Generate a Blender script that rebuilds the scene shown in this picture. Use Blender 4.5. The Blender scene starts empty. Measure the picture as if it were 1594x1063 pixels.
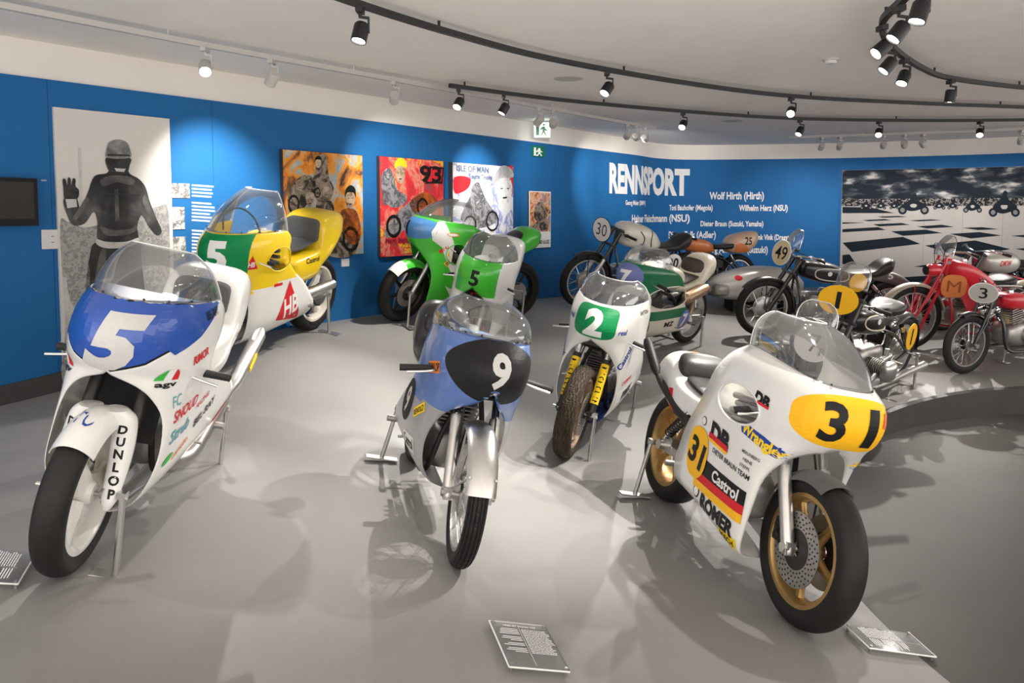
import bpy, bmesh, math, random
from math import sin, cos, tan, pi, radians, sqrt, atan2, hypot
from mathutils import Vector, Matrix
from mathutils.bvhtree import BVHTree
from mathutils.geometry import tessellate_polygon

S = bpy.context.scene
COL = S.collection
RND = random.Random(7)

# ------------------------------------------------------------------ camera, world, exposure
IW, IH, FPX, PITCH, HZ = 1594, 1063, 1250.0, radians(4.0), 330.0
CAMZ = 1.8
cam = bpy.data.cameras.new('camera')
cam.sensor_width = 36.0
cam.lens = FPX / IW * 36.0
PPY = HZ + FPX * tan(PITCH)
cam.shift_y = (PPY - IH / 2) / IW
cam.clip_end = 100
camo = bpy.data.objects.new('camera', cam)
COL.objects.link(camo)
camo.location = (0, 0, CAMZ)
camo.rotation_euler = (radians(90) - PITCH, 0, 0)
S.camera = camo

world = bpy.data.worlds.new('gallery_ambient')
S.world = world
world.use_nodes = True
world.node_tree.nodes['Background'].inputs[0].default_value = (1.0, 0.96, 0.92, 1)
world.node_tree.nodes['Background'].inputs[1].default_value = 1.2
S.view_settings.view_transform = 'Standard'
S.view_settings.look = 'None'
S.view_settings.gamma = 1.0
S.view_settings.use_curve_mapping = False
S.view_settings.exposure = 1.05
S.cycles.max_bounces = 7
S.cycles.diffuse_bounces = 4
S.cycles.glossy_bounces = 3
S.cycles.transparent_max_bounces = 10
LAMP_POWER = 88.0

# ------------------------------------------------------------------ small maths
def ray_dir(px, py):
    fx = (px - IW / 2) / FPX
    fy = (PPY - py) / FPX
    return Vector((fx, cos(PITCH) + fy * sin(PITCH), -sin(PITCH) + fy * cos(PITCH)))
def at_height(px, py, z):
    d = ray_dir(px, py)
    return Vector((0, 0, CAMZ)) + d * ((z - CAMZ) / d.z)
def sstep(a, b, t):
    t = min(1, max(0, (t - a) / (b - a)))
    return t * t * (3 - 2 * t)
def lerp(a, b, t):
    return a + (b - a) * t
def catmull(pts, n, closed=False):
    """n samples through control tuples of any length."""
    m = len(pts)
    out = []
    seg = m if closed else m - 1
    for i in range(n):
        t = i / n * seg if closed else i / (n - 1) * seg
        k = min(int(t), seg - 1)
        f = t - k
        def g(j):
            return pts[j % m] if closed else pts[max(0, min(m - 1, j))]
        a, b, c, d = g(k - 1), g(k), g(k + 1), g(k + 2)
        out.append(tuple(0.5 * ((2 * q) + (-p + r) * f + (2 * p - 5 * q + 4 * r - s) * f * f + (-p + 3 * q - 3 * r + s) * f ** 3)
                         for p, q, r, s in zip(a, b, c, d)))
    return out

# ------------------------------------------------------------------ materials
MATS = {}
def mat(name, col, rough=0.5, metal=0.0, coat=0.0, noise=0.0, nscale=30.0, bump=0.0, bscale=200.0, emit=None, estr=0.0, spec=0.5):
    if name in MATS:
        return MATS[name]
    m = bpy.data.materials.new(name)
    m.use_nodes = True
    nt = m.node_tree
    b = nt.nodes['Principled BSDF']
    b.inputs['Base Color'].default_value = (*col, 1)
    b.inputs['Roughness'].default_value = rough
    b.inputs['Metallic'].default_value = metal
    b.inputs['Coat Weight'].default_value = coat
    b.inputs['Coat Roughness'].default_value = 0.05
    b.inputs['Specular IOR Level'].default_value = spec
    if noise or bump:
        tc = nt.nodes.new('ShaderNodeTexCoord')
    if noise:
        nz = nt.nodes.new('ShaderNodeTexNoise')
        nz.inputs['Scale'].default_value = nscale
        nz.inputs['Detail'].default_value = 5
        nt.links.new(tc.outputs['Object'], nz.inputs['Vector'])
        mx = nt.nodes.new('ShaderNodeMix')
        mx.data_type = 'RGBA'
        mx.inputs['A'].default_value = (*[max(0, c * (1 - noise)) for c in col], 1)
        mx.inputs['B'].default_value = (*[min(1, c * (1 + noise)) for c in col], 1)
        nt.links.new(nz.outputs['Fac'], mx.inputs['Factor'])
        nt.links.new(mx.outputs['Result'], b.inputs['Base Color'])
    if bump:
        n2 = nt.nodes.new('ShaderNodeTexNoise')
        n2.inputs['Scale'].default_value = bscale
        n2.inputs['Detail'].default_value = 4
        nt.links.new(tc.outputs['Object'], n2.inputs['Vector'])
        bp = nt.nodes.new('ShaderNodeBump')
        bp.inputs['Strength'].default_value = bump
        bp.inputs['Distance'].default_value = 0.01
        nt.links.new(n2.outputs['Fac'], bp.inputs['Height'])
        nt.links.new(bp.outputs['Normal'], b.inputs['Normal'])
    if emit:
        b.inputs['Emission Color'].default_value = (*emit, 1)
        b.inputs['Emission Strength'].default_value = estr
    MATS[name] = m
    return m
def paint(name, col):
    return mat('paint_' + name, col, 0.32, 0, 0.6, noise=0.04, nscale=9)
def glass_mat(name, tint=(1, 1, 1), haze=0.0, base=0.05):
    if name in MATS:
        return MATS[name]
    m = bpy.data.materials.new(name)
    m.use_nodes = True
    nt = m.node_tree
    nt.nodes.clear()
    out = nt.nodes.new('ShaderNodeOutputMaterial')
    tr = nt.nodes.new('ShaderNodeBsdfTransparent')
    tr.inputs[0].default_value = (*tint, 1)
    gl = nt.nodes.new('ShaderNodeBsdfGlossy')
    gl.inputs['Roughness'].default_value = 0.06
    df = nt.nodes.new('ShaderNodeBsdfDiffuse')
    df.inputs[0].default_value = (0.85, 0.86, 0.87, 1)
    fr = nt.nodes.new('ShaderNodeLayerWeight')
    fr.inputs['Blend'].default_value = 0.25
    mp = nt.nodes.new('ShaderNodeMapRange')
    mp.inputs['To Min'].default_value = base
    mp.inputs['To Max'].default_value = 0.75
    nt.links.new(fr.outputs['Fresnel'], mp.inputs['Value'])
    m1 = nt.nodes.new('ShaderNodeMixShader')
    nt.links.new(mp.outputs['Result'], m1.inputs['Fac'])
    nt.links.new(tr.outputs[0], m1.inputs[1])
    nt.links.new(gl.outputs[0], m1.inputs[2])
    m2 = nt.nodes.new('ShaderNodeMixShader')
    m2.inputs['Fac'].default_value = haze
    nt.links.new(m1.outputs[0], m2.inputs[1])
    nt.links.new(df.outputs[0], m2.inputs[2])
    nt.links.new(m2.outputs[0], out.inputs['Surface'])
    MATS[name] = m
    return m

WHITE = paint('white', (0.80, 0.79, 0.76))
CREAM = paint('cream', (0.78, 0.72, 0.60))
BLUE = paint('blue', (0.016, 0.075, 0.38))
LBLUE = paint('light_blue', (0.22, 0.50, 0.85))
GREEN = paint('green', (0.05, 0.50, 0.03))
DGREEN = paint('dark_green', (0.0, 0.15, 0.055))
YELLOW = paint('yellow', (0.90, 0.62, 0.01))
AMBER = paint('amber', (0.95, 0.52, 0.015))
RED = paint('red', (0.62, 0.012, 0.03))
BLACKP = paint('black', (0.008, 0.008, 0.009))
SILVERP = mat('paint_silver', (0.55, 0.55, 0.56), 0.35, 0.6, 0.4)
ORANGE = paint('orange', (0.85, 0.25, 0.06))
LILAC = paint('grey_blue', (0.15, 0.17, 0.42))
ALU = mat('brushed_aluminium', (0.62, 0.61, 0.59), 0.33, 0.95, noise=0.12, nscale=40)
STEEL = mat('dull_steel', (0.42, 0.40, 0.38), 0.38, 0.9, noise=0.2, nscale=25)
CHROME = mat('chrome', (0.78, 0.77, 0.76), 0.10, 1.0)
DARKM = mat('dark_metal', (0.05, 0.048, 0.046), 0.42, 0.7, noise=0.3, nscale=30)
BRASS = mat('gold_magnesium', (0.48, 0.31, 0.12), 0.38, 0.75, noise=0.25, nscale=14)
COPPER = mat('heat_tinted_pipe', (0.45, 0.30, 0.19), 0.4, 0.8, noise=0.3, nscale=9)
RUBBER = mat('tyre_rubber', (0.014, 0.013, 0.012), 0.58, noise=0.3, nscale=20, bump=0.15, bscale=120, spec=.3)
BROWNTYRE = mat('aged_tyre_rubber', (0.040, 0.027, 0.017), 0.6, spec=.3, noise=0.4, nscale=14, bump=0.15, bscale=120)
GRIP = mat('black_grip_rubber', (0.012, 0.012, 0.012), 0.6)
VINYL = mat('black_vinyl', (0.018, 0.017, 0.016), 0.42, noise=0.2, nscale=30, bump=0.1, bscale=60)
FOAM = mat('grey_foam', (0.10, 0.10, 0.10), 0.9, noise=0.25, nscale=120, bump=0.4, bscale=300)
SCREEN = glass_mat('clear_windscreen', (0.97, 0.98, 0.98), 0.035, 0.05)
SMOKE = glass_mat('smoked_windscreen', (0.80, 0.82, 0.80), 0.05, 0.06)
PLEXI = glass_mat('acrylic_sheet', (0.93, 0.95, 0.95), 0.05, 0.05)
PWHITE = mat('print_white', (0.82, 0.82, 0.80), 0.5, spec=.25)
PGREY = mat('print_light_grey', (0.55, 0.54, 0.52), 0.5, spec=.25)
PBLACK = mat('print_black', (0.012, 0.012, 0.013), 0.5, spec=.25)
PRED = mat('print_red', (0.65, 0.02, 0.03), 0.5, spec=.25)
PGREEN = mat('print_green', (0.0, 0.24, 0.07), 0.5, spec=.25)
PLGREEN = mat('print_leaf_green', (0.05, 0.45, 0.06), 0.5, spec=.25)
PBLUE = mat('print_blue', (0.02, 0.06, 0.32), 0.5, spec=.25)
PYEL = mat('print_yellow', (0.92, 0.62, 0.02), 0.5, spec=.25)
PAMB = mat('print_amber', (0.95, 0.50, 0.015), 0.5, spec=.25)
PORG = mat('print_orange', (0.80, 0.22, 0.03), 0.5, spec=.25)
PLILAC = mat('print_grey_blue', (0.17, 0.20, 0.46), 0.5, spec=.25)
PPINK = mat('print_pink', (0.55, 0.25, 0.24), 0.5, spec=.25)

# ------------------------------------------------------------------ mesh building
class MB:
    def __init__(s):
        s.v, s.f, s.m = [], [], []
    def add(s, vs, fs, mi=0):
        o = len(s.v)
        s.v += [tuple(p) for p in vs]
        s.f += [tuple(i + o for i in f) for f in fs]
        s.m += [mi] * len(fs)
        return s
    def box(s, c, d, R=None, mi=0):
        vs = []
        for sx in (-1, 1):
            for sy in (-1, 1):
                for sz in (-1, 1):
                    p = Vector((sx * d[0] / 2, sy * d[1] / 2, sz * d[2] / 2))
                    if R is not None:
                        p = R @ p
                    vs.append(p + Vector(c))
        return s.add(vs, [(0, 1, 3, 2), (4, 6, 7, 5), (0, 4, 5, 1), (2, 3, 7, 6), (0, 2, 6, 4), (1, 5, 7, 3)], mi)
    def bar(s, p, q, w, h, mi=0, side=(0, 1, 0)):
        p, q = Vector(p), Vector(q)
        z = (q - p).normalized()
        y = Vector(side)
        y = (y - z * y.dot(z)).normalized()
        x = y.cross(z)
        R = Matrix((x, y, z)).transposed()
        return s.box((p + q) / 2, (h, w, (q - p).length), R, mi)
    def tube(s, path, r, n=10, smooth=0, closed=False, mi=0, caps=True):
        P = [Vector(p) for p in path]
        if smooth:
            P = [Vector(p) for p in catmull([tuple(p) for p in P], smooth, closed)]
        k = len(P)
        rr = r if isinstance(r, (list, tuple)) else [r] * k
        if len(rr) != k:
            rr = [x[0] for x in catmull([(x,) for x in rr], k)]
        vs, fs = [], []
        nrm = None
        for i in range(k):
            if closed:
                t = (P[(i + 1) % k] - P[i - 1]).normalized()
            else:
                t = (P[min(i + 1, k - 1)] - P[max(i - 1, 0)])
                t = t.normalized() if t.length > 1e-9 else Vector((0, 0, 1))
            if nrm is None:
                a = Vector((0, 0, 1)) if abs(t.z) < 0.9 else Vector((1, 0, 0))
                nrm = a.cross(t).normalized()
            else:
                nrm = (nrm - t * nrm.dot(t))
                nrm = nrm.normalized() if nrm.length > 1e-9 else t.orthogonal().normalized()
            b = t.cross(nrm)
            for j in range(n):
                a = 2 * pi * j / n
                vs.append(P[i] + (nrm * cos(a) + b * sin(a)) * rr[i])
        for i in range(k if closed else k - 1):
            for j in range(n):
                i2 = (i + 1) % k
                fs.append((i * n + j, i * n + (j + 1) % n, i2 * n + (j + 1) % n, i2 * n + j))
        if caps and not closed:
            fs.append(tuple(range(n - 1, -1, -1)))
            fs.append(tuple((k - 1) * n + j for j in range(n)))
        return s.add(vs, fs, mi)
    def cyl(s, p, q, r, n=16, r2=None, mi=0):
        return s.tube([p, q], [r, r if r2 is None else r2], n, mi=mi)
    def lathe(s, prof, c=(0, 0, 0), ax='y', n=48, closed=False, mi=0, a0=0.0, a1=2 * pi):
        """prof: (radius, offset along the axis)."""
        full = abs(a1 - a0 - 2 * pi) < 1e-6
        m = len(prof)
        vs, fs = [], []
        steps = n if full else n + 1
        for i in range(steps):
            a = a0 + (a1 - a0) * i / n
            for r, t in prof:
                if ax == 'y':
                    vs.append((c[0] + r * cos(a), c[1] + t, c[2] + r * sin(a)))
                elif ax == 'z':
                    vs.append((c[0] + r * cos(a), c[1] + r * sin(a), c[2] + t))
                else:
                    vs.append((c[0] + t, c[1] + r * cos(a), c[2] + r * sin(a)))
        for i in range(n):
            i2 = (i + 1) % steps
            for j in range(m if closed else m - 1):
                j2 = (j + 1) % m
                fs.append((i * m + j, i * m + j2, i2 * m + j2, i2 * m + j))
        return s.add(vs, fs, mi)
    def rings(s, R, cap=True, mi=0):
        n = len(R[0])
        vs = [p for r in R for p in r]
        fs = []
        for i in range(len(R) - 1):
            for j in range(n):
                fs.append((i * n + j, i * n + (j + 1) % n, (i + 1) * n + (j + 1) % n, (i + 1) * n + j))
        if cap:
            fs.append(tuple(range(n - 1, -1, -1)))
            fs.append(tuple((len(R) - 1) * n + j for j in range(n)))
        return s.add(vs, fs, mi)
    def loft(s, secs, m=28, n=28, mi=0):
        """secs: (x, zc, half width, half height above, half height below, exponent, yc)."""
        secs = [tuple(q) + (0.0,) * (7 - len(q)) for q in secs]
        R = []
        for x, zc, hw, ht, hb, e, yc in catmull(secs, m):
            ring = []
            e = max(1.2, e)
            for j in range(n):
                a = 2 * pi * j / n
                cy, sz = cos(a), sin(a)
                y = yc + max(hw, .001) * math.copysign(abs(cy) ** (2 / e), cy)
                z = zc + max(ht if sz > 0 else hb, .001) * math.copysign(abs(sz) ** (2 / e), sz)
                ring.append((x, y, z))
            R.append(ring)
        return s.rings(R, True, mi)
    def ell(s, c, d, n=16, m=10, mi=0):
        R = []
        for i in range(m + 1):
            a = -pi / 2 + pi * i / m
            rr = max(cos(a), 0.01)
            R.append([(c[0] + d[0] * rr * cos(2 * pi * j / n), c[1] + d[1] * rr * sin(2 * pi * j / n), c[2] + d[2] * sin(a)) for j in range(n)])
        return s.rings(R, True, mi)
    def xf(s, M):
        s.v = [tuple(M @ Vector(p)) for p in s.v]
        return s

def mesh_of(mb, name, mats, smooth=38):
    me = bpy.data.meshes.new(name)
    me.from_pydata(mb.v, [], mb.f)
    for m in (mats if isinstance(mats, (list, tuple)) else [mats]):
        me.materials.append(m)
    if any(mb.m):
        me.polygons.foreach_set('material_index', mb.m)
    bm = bmesh.new()
    bm.from_mesh(me)
    bmesh.ops.recalc_face_normals(bm, faces=bm.faces)
    bm.to_mesh(me)
    bm.free()
    if smooth:
        me.polygons.foreach_set('use_smooth', [True] * len(me.polygons))
        me.set_sharp_from_angle(angle=radians(smooth))
    return me
def obj(name, mb, mats, parent=None, smooth=38, M=None):
    me = mb if isinstance(mb, bpy.types.Mesh) else mesh_of(mb, name, mats, smooth)
    o = bpy.data.objects.new(name, me)
    COL.objects.link(o)
    if parent is not None:
        o.parent = parent
    if M is not None:
        o.matrix_local = M
    return o
def bevel(o, w=0.004, seg=2, ang=40):
    b = o.modifiers.new('bevel', 'BEVEL')
    b.width, b.segments, b.limit_method, b.angle_limit = w, seg, 'ANGLE', radians(ang)
    return o
def tag(o, label, cat, group=None):
    o['label'], o['category'] = label, cat
    if group:
        o['group'] = group
    return o
def struct(o):
    o['kind'] = 'structure'
    return o
def empty(name, M=None):
    o = bpy.data.objects.new(name, None)
    o.empty_display_size = 0.1
    COL.objects.link(o)
    if M is not None:
        o.matrix_world = M
    return o

# ------------------------------------------------------------------ flat print: text and outlines in 2D
_T2 = {}
def text2d(s, h, bold=0.0, xs=1.0, shear=0.0, font_bold=False):
    """Triangulated text centred on (0,0), h = height of its box for the capitals; returns (verts, tris)."""
    key = (s, bold, shear)
    if key not in _T2:
        cu = bpy.data.curves.new('lettering_source', 'FONT')
        cu.body = s
        cu.size = 1.0
        cu.offset = bold
        cu.shear = shear
        cu.resolution_u = 3
        cu.align_x = 'CENTER'
        o = bpy.data.objects.new('lettering_source', cu)
        COL.objects.link(o)
        dg = bpy.context.evaluated_depsgraph_get()
        me = o.evaluated_get(dg).to_mesh()
        vs = [(v.co.x, v.co.y) for v in me.vertices]
        fs = [tuple(p.vertices) for p in me.polygons]
        o.evaluated_get(dg).to_mesh_clear()
        bpy.data.objects.remove(o)
        bpy.data.curves.remove(cu)
        _T2[key] = (vs, fs)
    vs, fs = _T2[key]
    x0, x1 = min(v[0] for v in vs), max(v[0] for v in vs)
    cap = 0.70
    k = h / cap
    cx = (x0 + x1) / 2
    return [((x - cx) * k * xs, (y - cap / 2) * k) for x, y in vs], fs
def fit_text(s, w, h, bold=0.02, shear=0.0):
    """Text squeezed or stretched to the box w by h."""
    vs, fs = text2d(s, h, bold, 1.0, shear)
    x0, x1 = min(v[0] for v in vs), max(v[0] for v in vs)
    k = w / max(1e-6, x1 - x0)
    return [(x * k, y) for x, y in vs], fs
def poly2d(pts):
    tris = tessellate_polygon([[Vector((p[0], p[1], 0)) for p in pts]])
    return [tuple(p) for p in pts], [tuple(t) for t in tris]
def ell2d(w, h, n=40, e=2.0):
    return poly2d([(w / 2 * math.copysign(abs(cos(a)) ** (2 / e), cos(a)), h / 2 * math.copysign(abs(sin(a)) ** (2 / e), sin(a))) for a in [2 * pi * i / n for i in range(n)]])
def rect2d(w, h):
    return poly2d([(-w / 2, -h / 2), (w / 2, -h / 2), (w / 2, h / 2), (-w / 2, h / 2)])
def merge2d(parts):
    vs, fs = [], []
    for (v, f), (dx, dy) in parts:
        o = len(vs)
        vs += [(x + dx, y + dy) for x, y in v]
        fs += [tuple(i + o for i in t) for t in f]
    return vs, fs
def refine(shape, maxlen):
    vs, fs = shape
    me = bpy.data.meshes.new('t')
    me.from_pydata([(x, y, 0) for x, y in vs], [], fs)
    bm = bmesh.new()
    bm.from_mesh(me)
    bpy.data.meshes.remove(me)
    bmesh.ops.triangulate(bm, faces=bm.faces)
    for _ in range(6):
        es = [e for e in bm.edges if e.calc_length() > maxlen]
        if not es:
            break
        bmesh.ops.subdivide_edges(bm, edges=es, cuts=1)
        bmesh.ops.triangulate(bm, faces=bm.faces)
    bm.verts.index_update()
    out = [(v.co.x, v.co.y) for v in bm.verts], [tuple(v.index for v in f.verts) for f in bm.faces]
    bm.free()
    return out
def rot2(shape, deg):
    a = radians(deg)
    return [(x * cos(a) - y * sin(a), x * sin(a) + y * cos(a)) for x, y in shape[0]], shape[1]

# ================================================================== THE ROOM
RC = (5.2, 3.6)          # centre of the curved ramp
RIN = 3.58               # its inner radius
def z_inner(th):
    return 0.2 * sstep(172, 105, th) if th > 0 else 0.0
def ground_z(x, y):
    r = hypot(x - RC[0], y - RC[1])
    th = math.degrees(atan2(y - RC[1], x - RC[0]))
    z0 = z_inner(th) if th > -90 else 0
    z = z0 + (0.14 - 0.15 * z0) * (r - RIN) + 0.03 * max(0, r - 5.5) ** 2
    cap = 0.52 + 0.24 * sstep(5.0, 7.2, y) * (1 - sstep(2.0, 4.5, x)) * (1 - 0.55 * sstep(8.6, 11.5, y))
    k = 0.06
    h = max(0, min(1, 0.5 + 0.5 * (cap - z) / k))
    return cap * (1 - h) + z * h - k * h * (1 - h)
def ground_n(x, y, e=0.15):
    return Vector((ground_z(x - e, y) - ground_z(x + e, y), ground_z(x, y - e) - ground_z(x, y + e), 2 * e)).normalized()
def ground_hit(px, py):
    d = ray_dir(px, py)
    t = 0.5
    while t < 30:
        p = Vector((0, 0, CAMZ)) + d * t
        if p.z <= ground_z(p.x, p.y):
            return p
        t += 0.004
    return p

# the long wall as a plan curve
_wp = [(-6.5, 0.826)] + [(-3.34 + .575 * t, 5.32 + .818 * t) for t in (-4, -2.5, -1, 0, 1.5, 3, 4.5, 6, 7.5, 8.4)] + \
      [(1.98, 12.88), (2.42, 13.58), (3.02, 13.95), (4.2, 13.85), (5.62, 13.52), (6.8, 13.0), (7.83, 12.38), (9.2, 11.2), (10.2, 9.9)]
_wp = catmull(_wp, 400)
_ws = [0.0]
for _a, _b in zip(_wp, _wp[1:]):
    _ws.append(_ws[-1] + hypot(_b[0] - _a[0], _b[1] - _a[1]))
def wall_xy(s, off=0.0):
    import bisect
    s = max(0, min(_ws[-1] - 1e-6, s))
    i = max(0, min(len(_wp) - 2, bisect.bisect_right(_ws, s) - 1))
    f = (s - _ws[i]) / max(1e-9, _ws[i + 1] - _ws[i])
    a, b = _wp[i], _wp[i + 1]
    a0, b1 = _wp[max(0, i - 3)], _wp[min(len(_wp) - 1, i + 4)]
    dx, dy = b1[0] - a0[0], b1[1] - a0[1]
    l = hypot(dx, dy)
    return (lerp(a[0], b[0], f) + dy / l * off, lerp(a[1], b[1], f) - dx / l * off)
def wall_pt(s, z, off=0.0):
    x, y = wall_xy(s, off)
    return Vector((x, y, z))
def wall_px(px, py):
    """photo point -> (distance along the wall, height)."""
    d = ray_dir(px, py)
    for i in range(len(_wp) - 1):
        ax, ay = _wp[i]
        bx, by = _wp[i + 1]
        ex, ey = bx - ax, by - ay
        den = d.x * ey - d.y * ex
        if abs(den) < 1e-9:
            continue
        t = (ax * ey - ay * ex) / den
        u = (ax * d.y - ay * d.x) / den
        if t > 0 and -1e-6 <= u <= 1 + 1e-6:
            return _ws[i] + u * (_ws[i + 1] - _ws[i]), CAMZ + t * d.z
    return None
def wall_base(s):
    x, y = wall_xy(s)
    return ground_z(x, y)

CEIL, BLUETOP = 2.95, 2.70
M_CEIL = mat('ceiling_plaster', (0.90, 0.845, 0.79), 0.85, noise=0.04, nscale=3)
M_WALLW = mat('white_wall_paint', (0.80, 0.75, 0.70), 0.85, noise=0.03, nscale=4)
M_BLUE = mat('blue_wall_paint', (0.012, 0.120, 0.33), 0.7, noise=0.05, nscale=5, spec=.25)
M_FLOOR = mat('dark_screed_floor', (0.055, 0.050, 0.048), 0.55, noise=0.22, nscale=2.2, bump=0.03, bscale=40, spec=.3)
M_RAMP = mat('light_grey_ramp_coating', (0.235, 0.231, 0.224), 0.5, noise=0.10, nscale=2.5, bump=0.05, bscale=60, spec=.35)
M_KERB = mat('dark_kerb', (0.045, 0.043, 0.042), 0.55, noise=0.25, nscale=8)

# floor and ceiling outlines follow the long wall
_ceiling = _wp[::4] + [_wp[-1], (12.5, 8), (12.5, -5), (-7.5, -5)]
_floor = [p for p in _wp[::4] if p[1] > 1.2] + [_wp[-1], (10.3, 8), (10.3, 1.0), (-6.3, 1.0)]
def plate(name, z0, z1, m, _outline):
    n = len(_outline)
    vs = [(x, y, z0) for x, y in _outline] + [(x, y, z1) for x, y in _outline]
    tr = tessellate_polygon([[Vector((x, y, 0)) for x, y in _outline]])
    fs = [tuple(t) for t in tr] + [tuple(i + n for i in t) for t in tr] + [(i, (i + 1) % n, n + (i + 1) % n, n + i) for i in range(n)]
    return struct(obj(name, MB().add(vs, fs), m, smooth=0))
plate('floor', -0.1, 0.0, M_FLOOR, _floor)
plate('ceiling', CEIL, CEIL + 0.15, M_CEIL, _ceiling)

def wall_strip(s0, s1, zlo, zhi, off, thick, n=None):
    """a slab along the wall; zlo may be a function of s."""
    n = n or max(2, int((s1 - s0) / 0.12))
    mb = MB()
    R = []
    for i in range(n + 1):
        s = lerp(s0, s1, i / n)
        lo = zlo(s) if callable(zlo) else zlo
        hi = zhi(s) if callable(zhi) else zhi
        a, b = wall_xy(s, off), wall_xy(s, off - thick)
        R.append([(*a, lo), (*a, hi), (*b, hi), (*b, lo)])
    return mb.rings(R)
S_SPLIT = wall_px(862, 300)[0]
S_END = _ws[-1]
wall_left = struct(obj('wall_left', wall_strip(0, S_SPLIT, -0.05, CEIL, 0, 0.2), M_WALLW, smooth=30))
wall_back = struct(obj('wall_back', wall_strip(S_SPLIT, S_END, -0.05, CEIL, 0, 0.2), M_WALLW, smooth=30))
_j = [0.3] + [wall_px(x, 300)[0] for x in (77, 330, 806, 862)]
for a, b in zip(_j, _j[1:]):
    obj('wall_panel', wall_strip(a + .0015, b - .0015, 0.0, BLUETOP, 0.025, 0.03), M_BLUE, wall_left, 30)
_j = [wall_px(x, 300)[0] for x in (862, 1062, 1306)] + [S_END - .1]
for a, b in zip(_j, _j[1:]):
    obj('wall_panel', wall_strip(a + .0015, b - .0015, 0.0, BLUETOP, 0.025, 0.03), M_BLUE, wall_back, 30)
WOFF = 0.025
# door seam in the blue wall
_s0, _s1 = wall_px(806, 300)[0], wall_px(862, 300)[0]
door = struct(obj('door_1', wall_strip(_s0 + .01, _s1 - .01, lambda s: wall_base(s) + .01, wall_px(810, 291)[1], 0.03, 0.012), M_BLUE, smooth=0))
# dark skirting at the foot of the wall, up to the tall photo panel
_s1 = wall_px(104, 600)[0]
struct(obj('baseboard_left', wall_strip(0.3, _s1, lambda s: wall_base(s) - .05, lambda s: wall_base(s) + .13, 0.045, 0.02), M_KERB, smooth=0))

# ramp
def ramp_mesh():
    mb = MB()
    T = [radians(50 + 200 * i / 160) for i in range(161)]
    NR = 40
    vs, fs = [], []
    for th in T:
        c, s = cos(th), sin(th)
        rmax = 9.0
        for r in [3.6 + 0.05 * q for q in range(200)]:
            x, y = RC[0] + r * c, RC[1] + r * s
            rmax = r
            # stop at the wall
            k = min(range(0, len(_wp), 4), key=lambda q: (_wp[q][0] - x) ** 2 + (_wp[q][1] - y) ** 2)
            a, b = _wp[max(0, k - 3)], _wp[min(len(_wp) - 1, k + 3)]
            if (b[0] - a[0]) * (y - a[1]) - (b[1] - a[1]) * (x - a[0]) > -0.02 * hypot(b[0] - a[0], b[1] - a[1]):
                break
            if y < 1.1:
                break
        for j in range(NR + 1):
            r = lerp(RIN, rmax, j / NR)
            x, y = RC[0] + r * c, RC[1] + r * s
            vs.append((x, y, ground_z(x, y) + 0.002))
    for i in range(len(T) - 1):
        for j in range(NR):
            fs.append((i * (NR + 1) + j, i * (NR + 1) + j + 1, (i + 1) * (NR + 1) + j + 1, (i + 1) * (NR + 1) + j))
    return mb.add(vs, fs)
ramp = struct(obj('floor_ramp', ramp_mesh(), M_RAMP, smooth=60))
# dark raised kerb along the inner edge, running out to nothing at the front
kb = MB()
R = []
for i in range(121):
    d = 50 + (178 - 50) * i / 120
    th = radians(d)
    h = z_inner(d) + 0.03 * sstep(178, 160, d)
    ring = []
    for r, z in ((RIN - .05, 0.0), (RIN - .05, h), (RIN - .01, h + .012), (RIN + .02, h), (RIN + .02, 0.0)):
        ring.append((RC[0] + r * cos(th), RC[1] + r * sin(th), z))
    R.append(ring)
kb.rings(R)
struct(obj('trim_1', kb, M_KERB, smooth=30))

# ------------------------------------------------------------------ flat print on the wall, from photo points
def wall_print(name, parent, shape, s, z, m, off, maxlen=0.12):
    vs, fs = refine(shape, maxlen)
    return obj(name, MB().add([wall_pt(s + u, z + v, off) for u, v in vs], fs), m, parent, smooth=0)
def wall_poly(name, parent, pts, m, off, maxlen=0.25, soft=True):
    if soft and len(pts) > 4:
        pts = catmull([tuple(p) for p in pts], len(pts) * 5, True)
    q = [wall_px(*p) for p in pts]
    return wall_print(name, parent, poly2d(q), 0, 0, m, off, maxlen)
def wall_text(parent, s, x0, x1, ytop, ybot, m, off=0.03, bold=0.03, name='lettering'):
    sm, z1 = wall_px((x0 + x1) / 2, ytop)
    z0 = wall_px((x0 + x1) / 2, ybot)[1]
    sa, sb = wall_px(x0, ytop)[0], wall_px(x1, ytop)[0]
    return wall_print(name, parent, fit_text(s, sb - sa, z1 - z0, bold), (sa + sb) / 2, (z0 + z1) / 2, m, off, 0.2)
M_LET = mat('white_wall_lettering', (0.80, 0.80, 0.80), 0.5)
wall_text(wall_back, 'RENNSPORT', 946, 1073, 262, 301, M_LET, bold=0.05)
for t, x0, x1, y0, y1 in (('Wolf Hirth (Hirth)', 1104, 1189, 299, 310), ('Georg Meier (BMW)', 971, 1002, 312, 319), ('Toni Bauhofer (Megola)', 1040, 1109, 319, 327),
                          ('Wilhelm Herz (NSU)', 1150, 1226, 319, 328), ('Heiner Fleischmann (NSU)', 981, 1073, 334, 345), ('Dieter Braun (Suzuki, Yamaha)', 1090, 1188, 344, 352),
                          ('Dieter Falk (Adler)', 1039, 1114, 360, 370), ('Henk Vink (Dragster)', 1171, 1237, 365, 373), ('Georg Anscheidt (Suzuki)', 1091, 1195, 383, 393),
                          ('Helmut Bradl (Honda)', 1040, 1118, 401, 408)):
    wall_text(wall_back, t, x0, x1, y0, y1, M_LET, bold=0.03)

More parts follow.
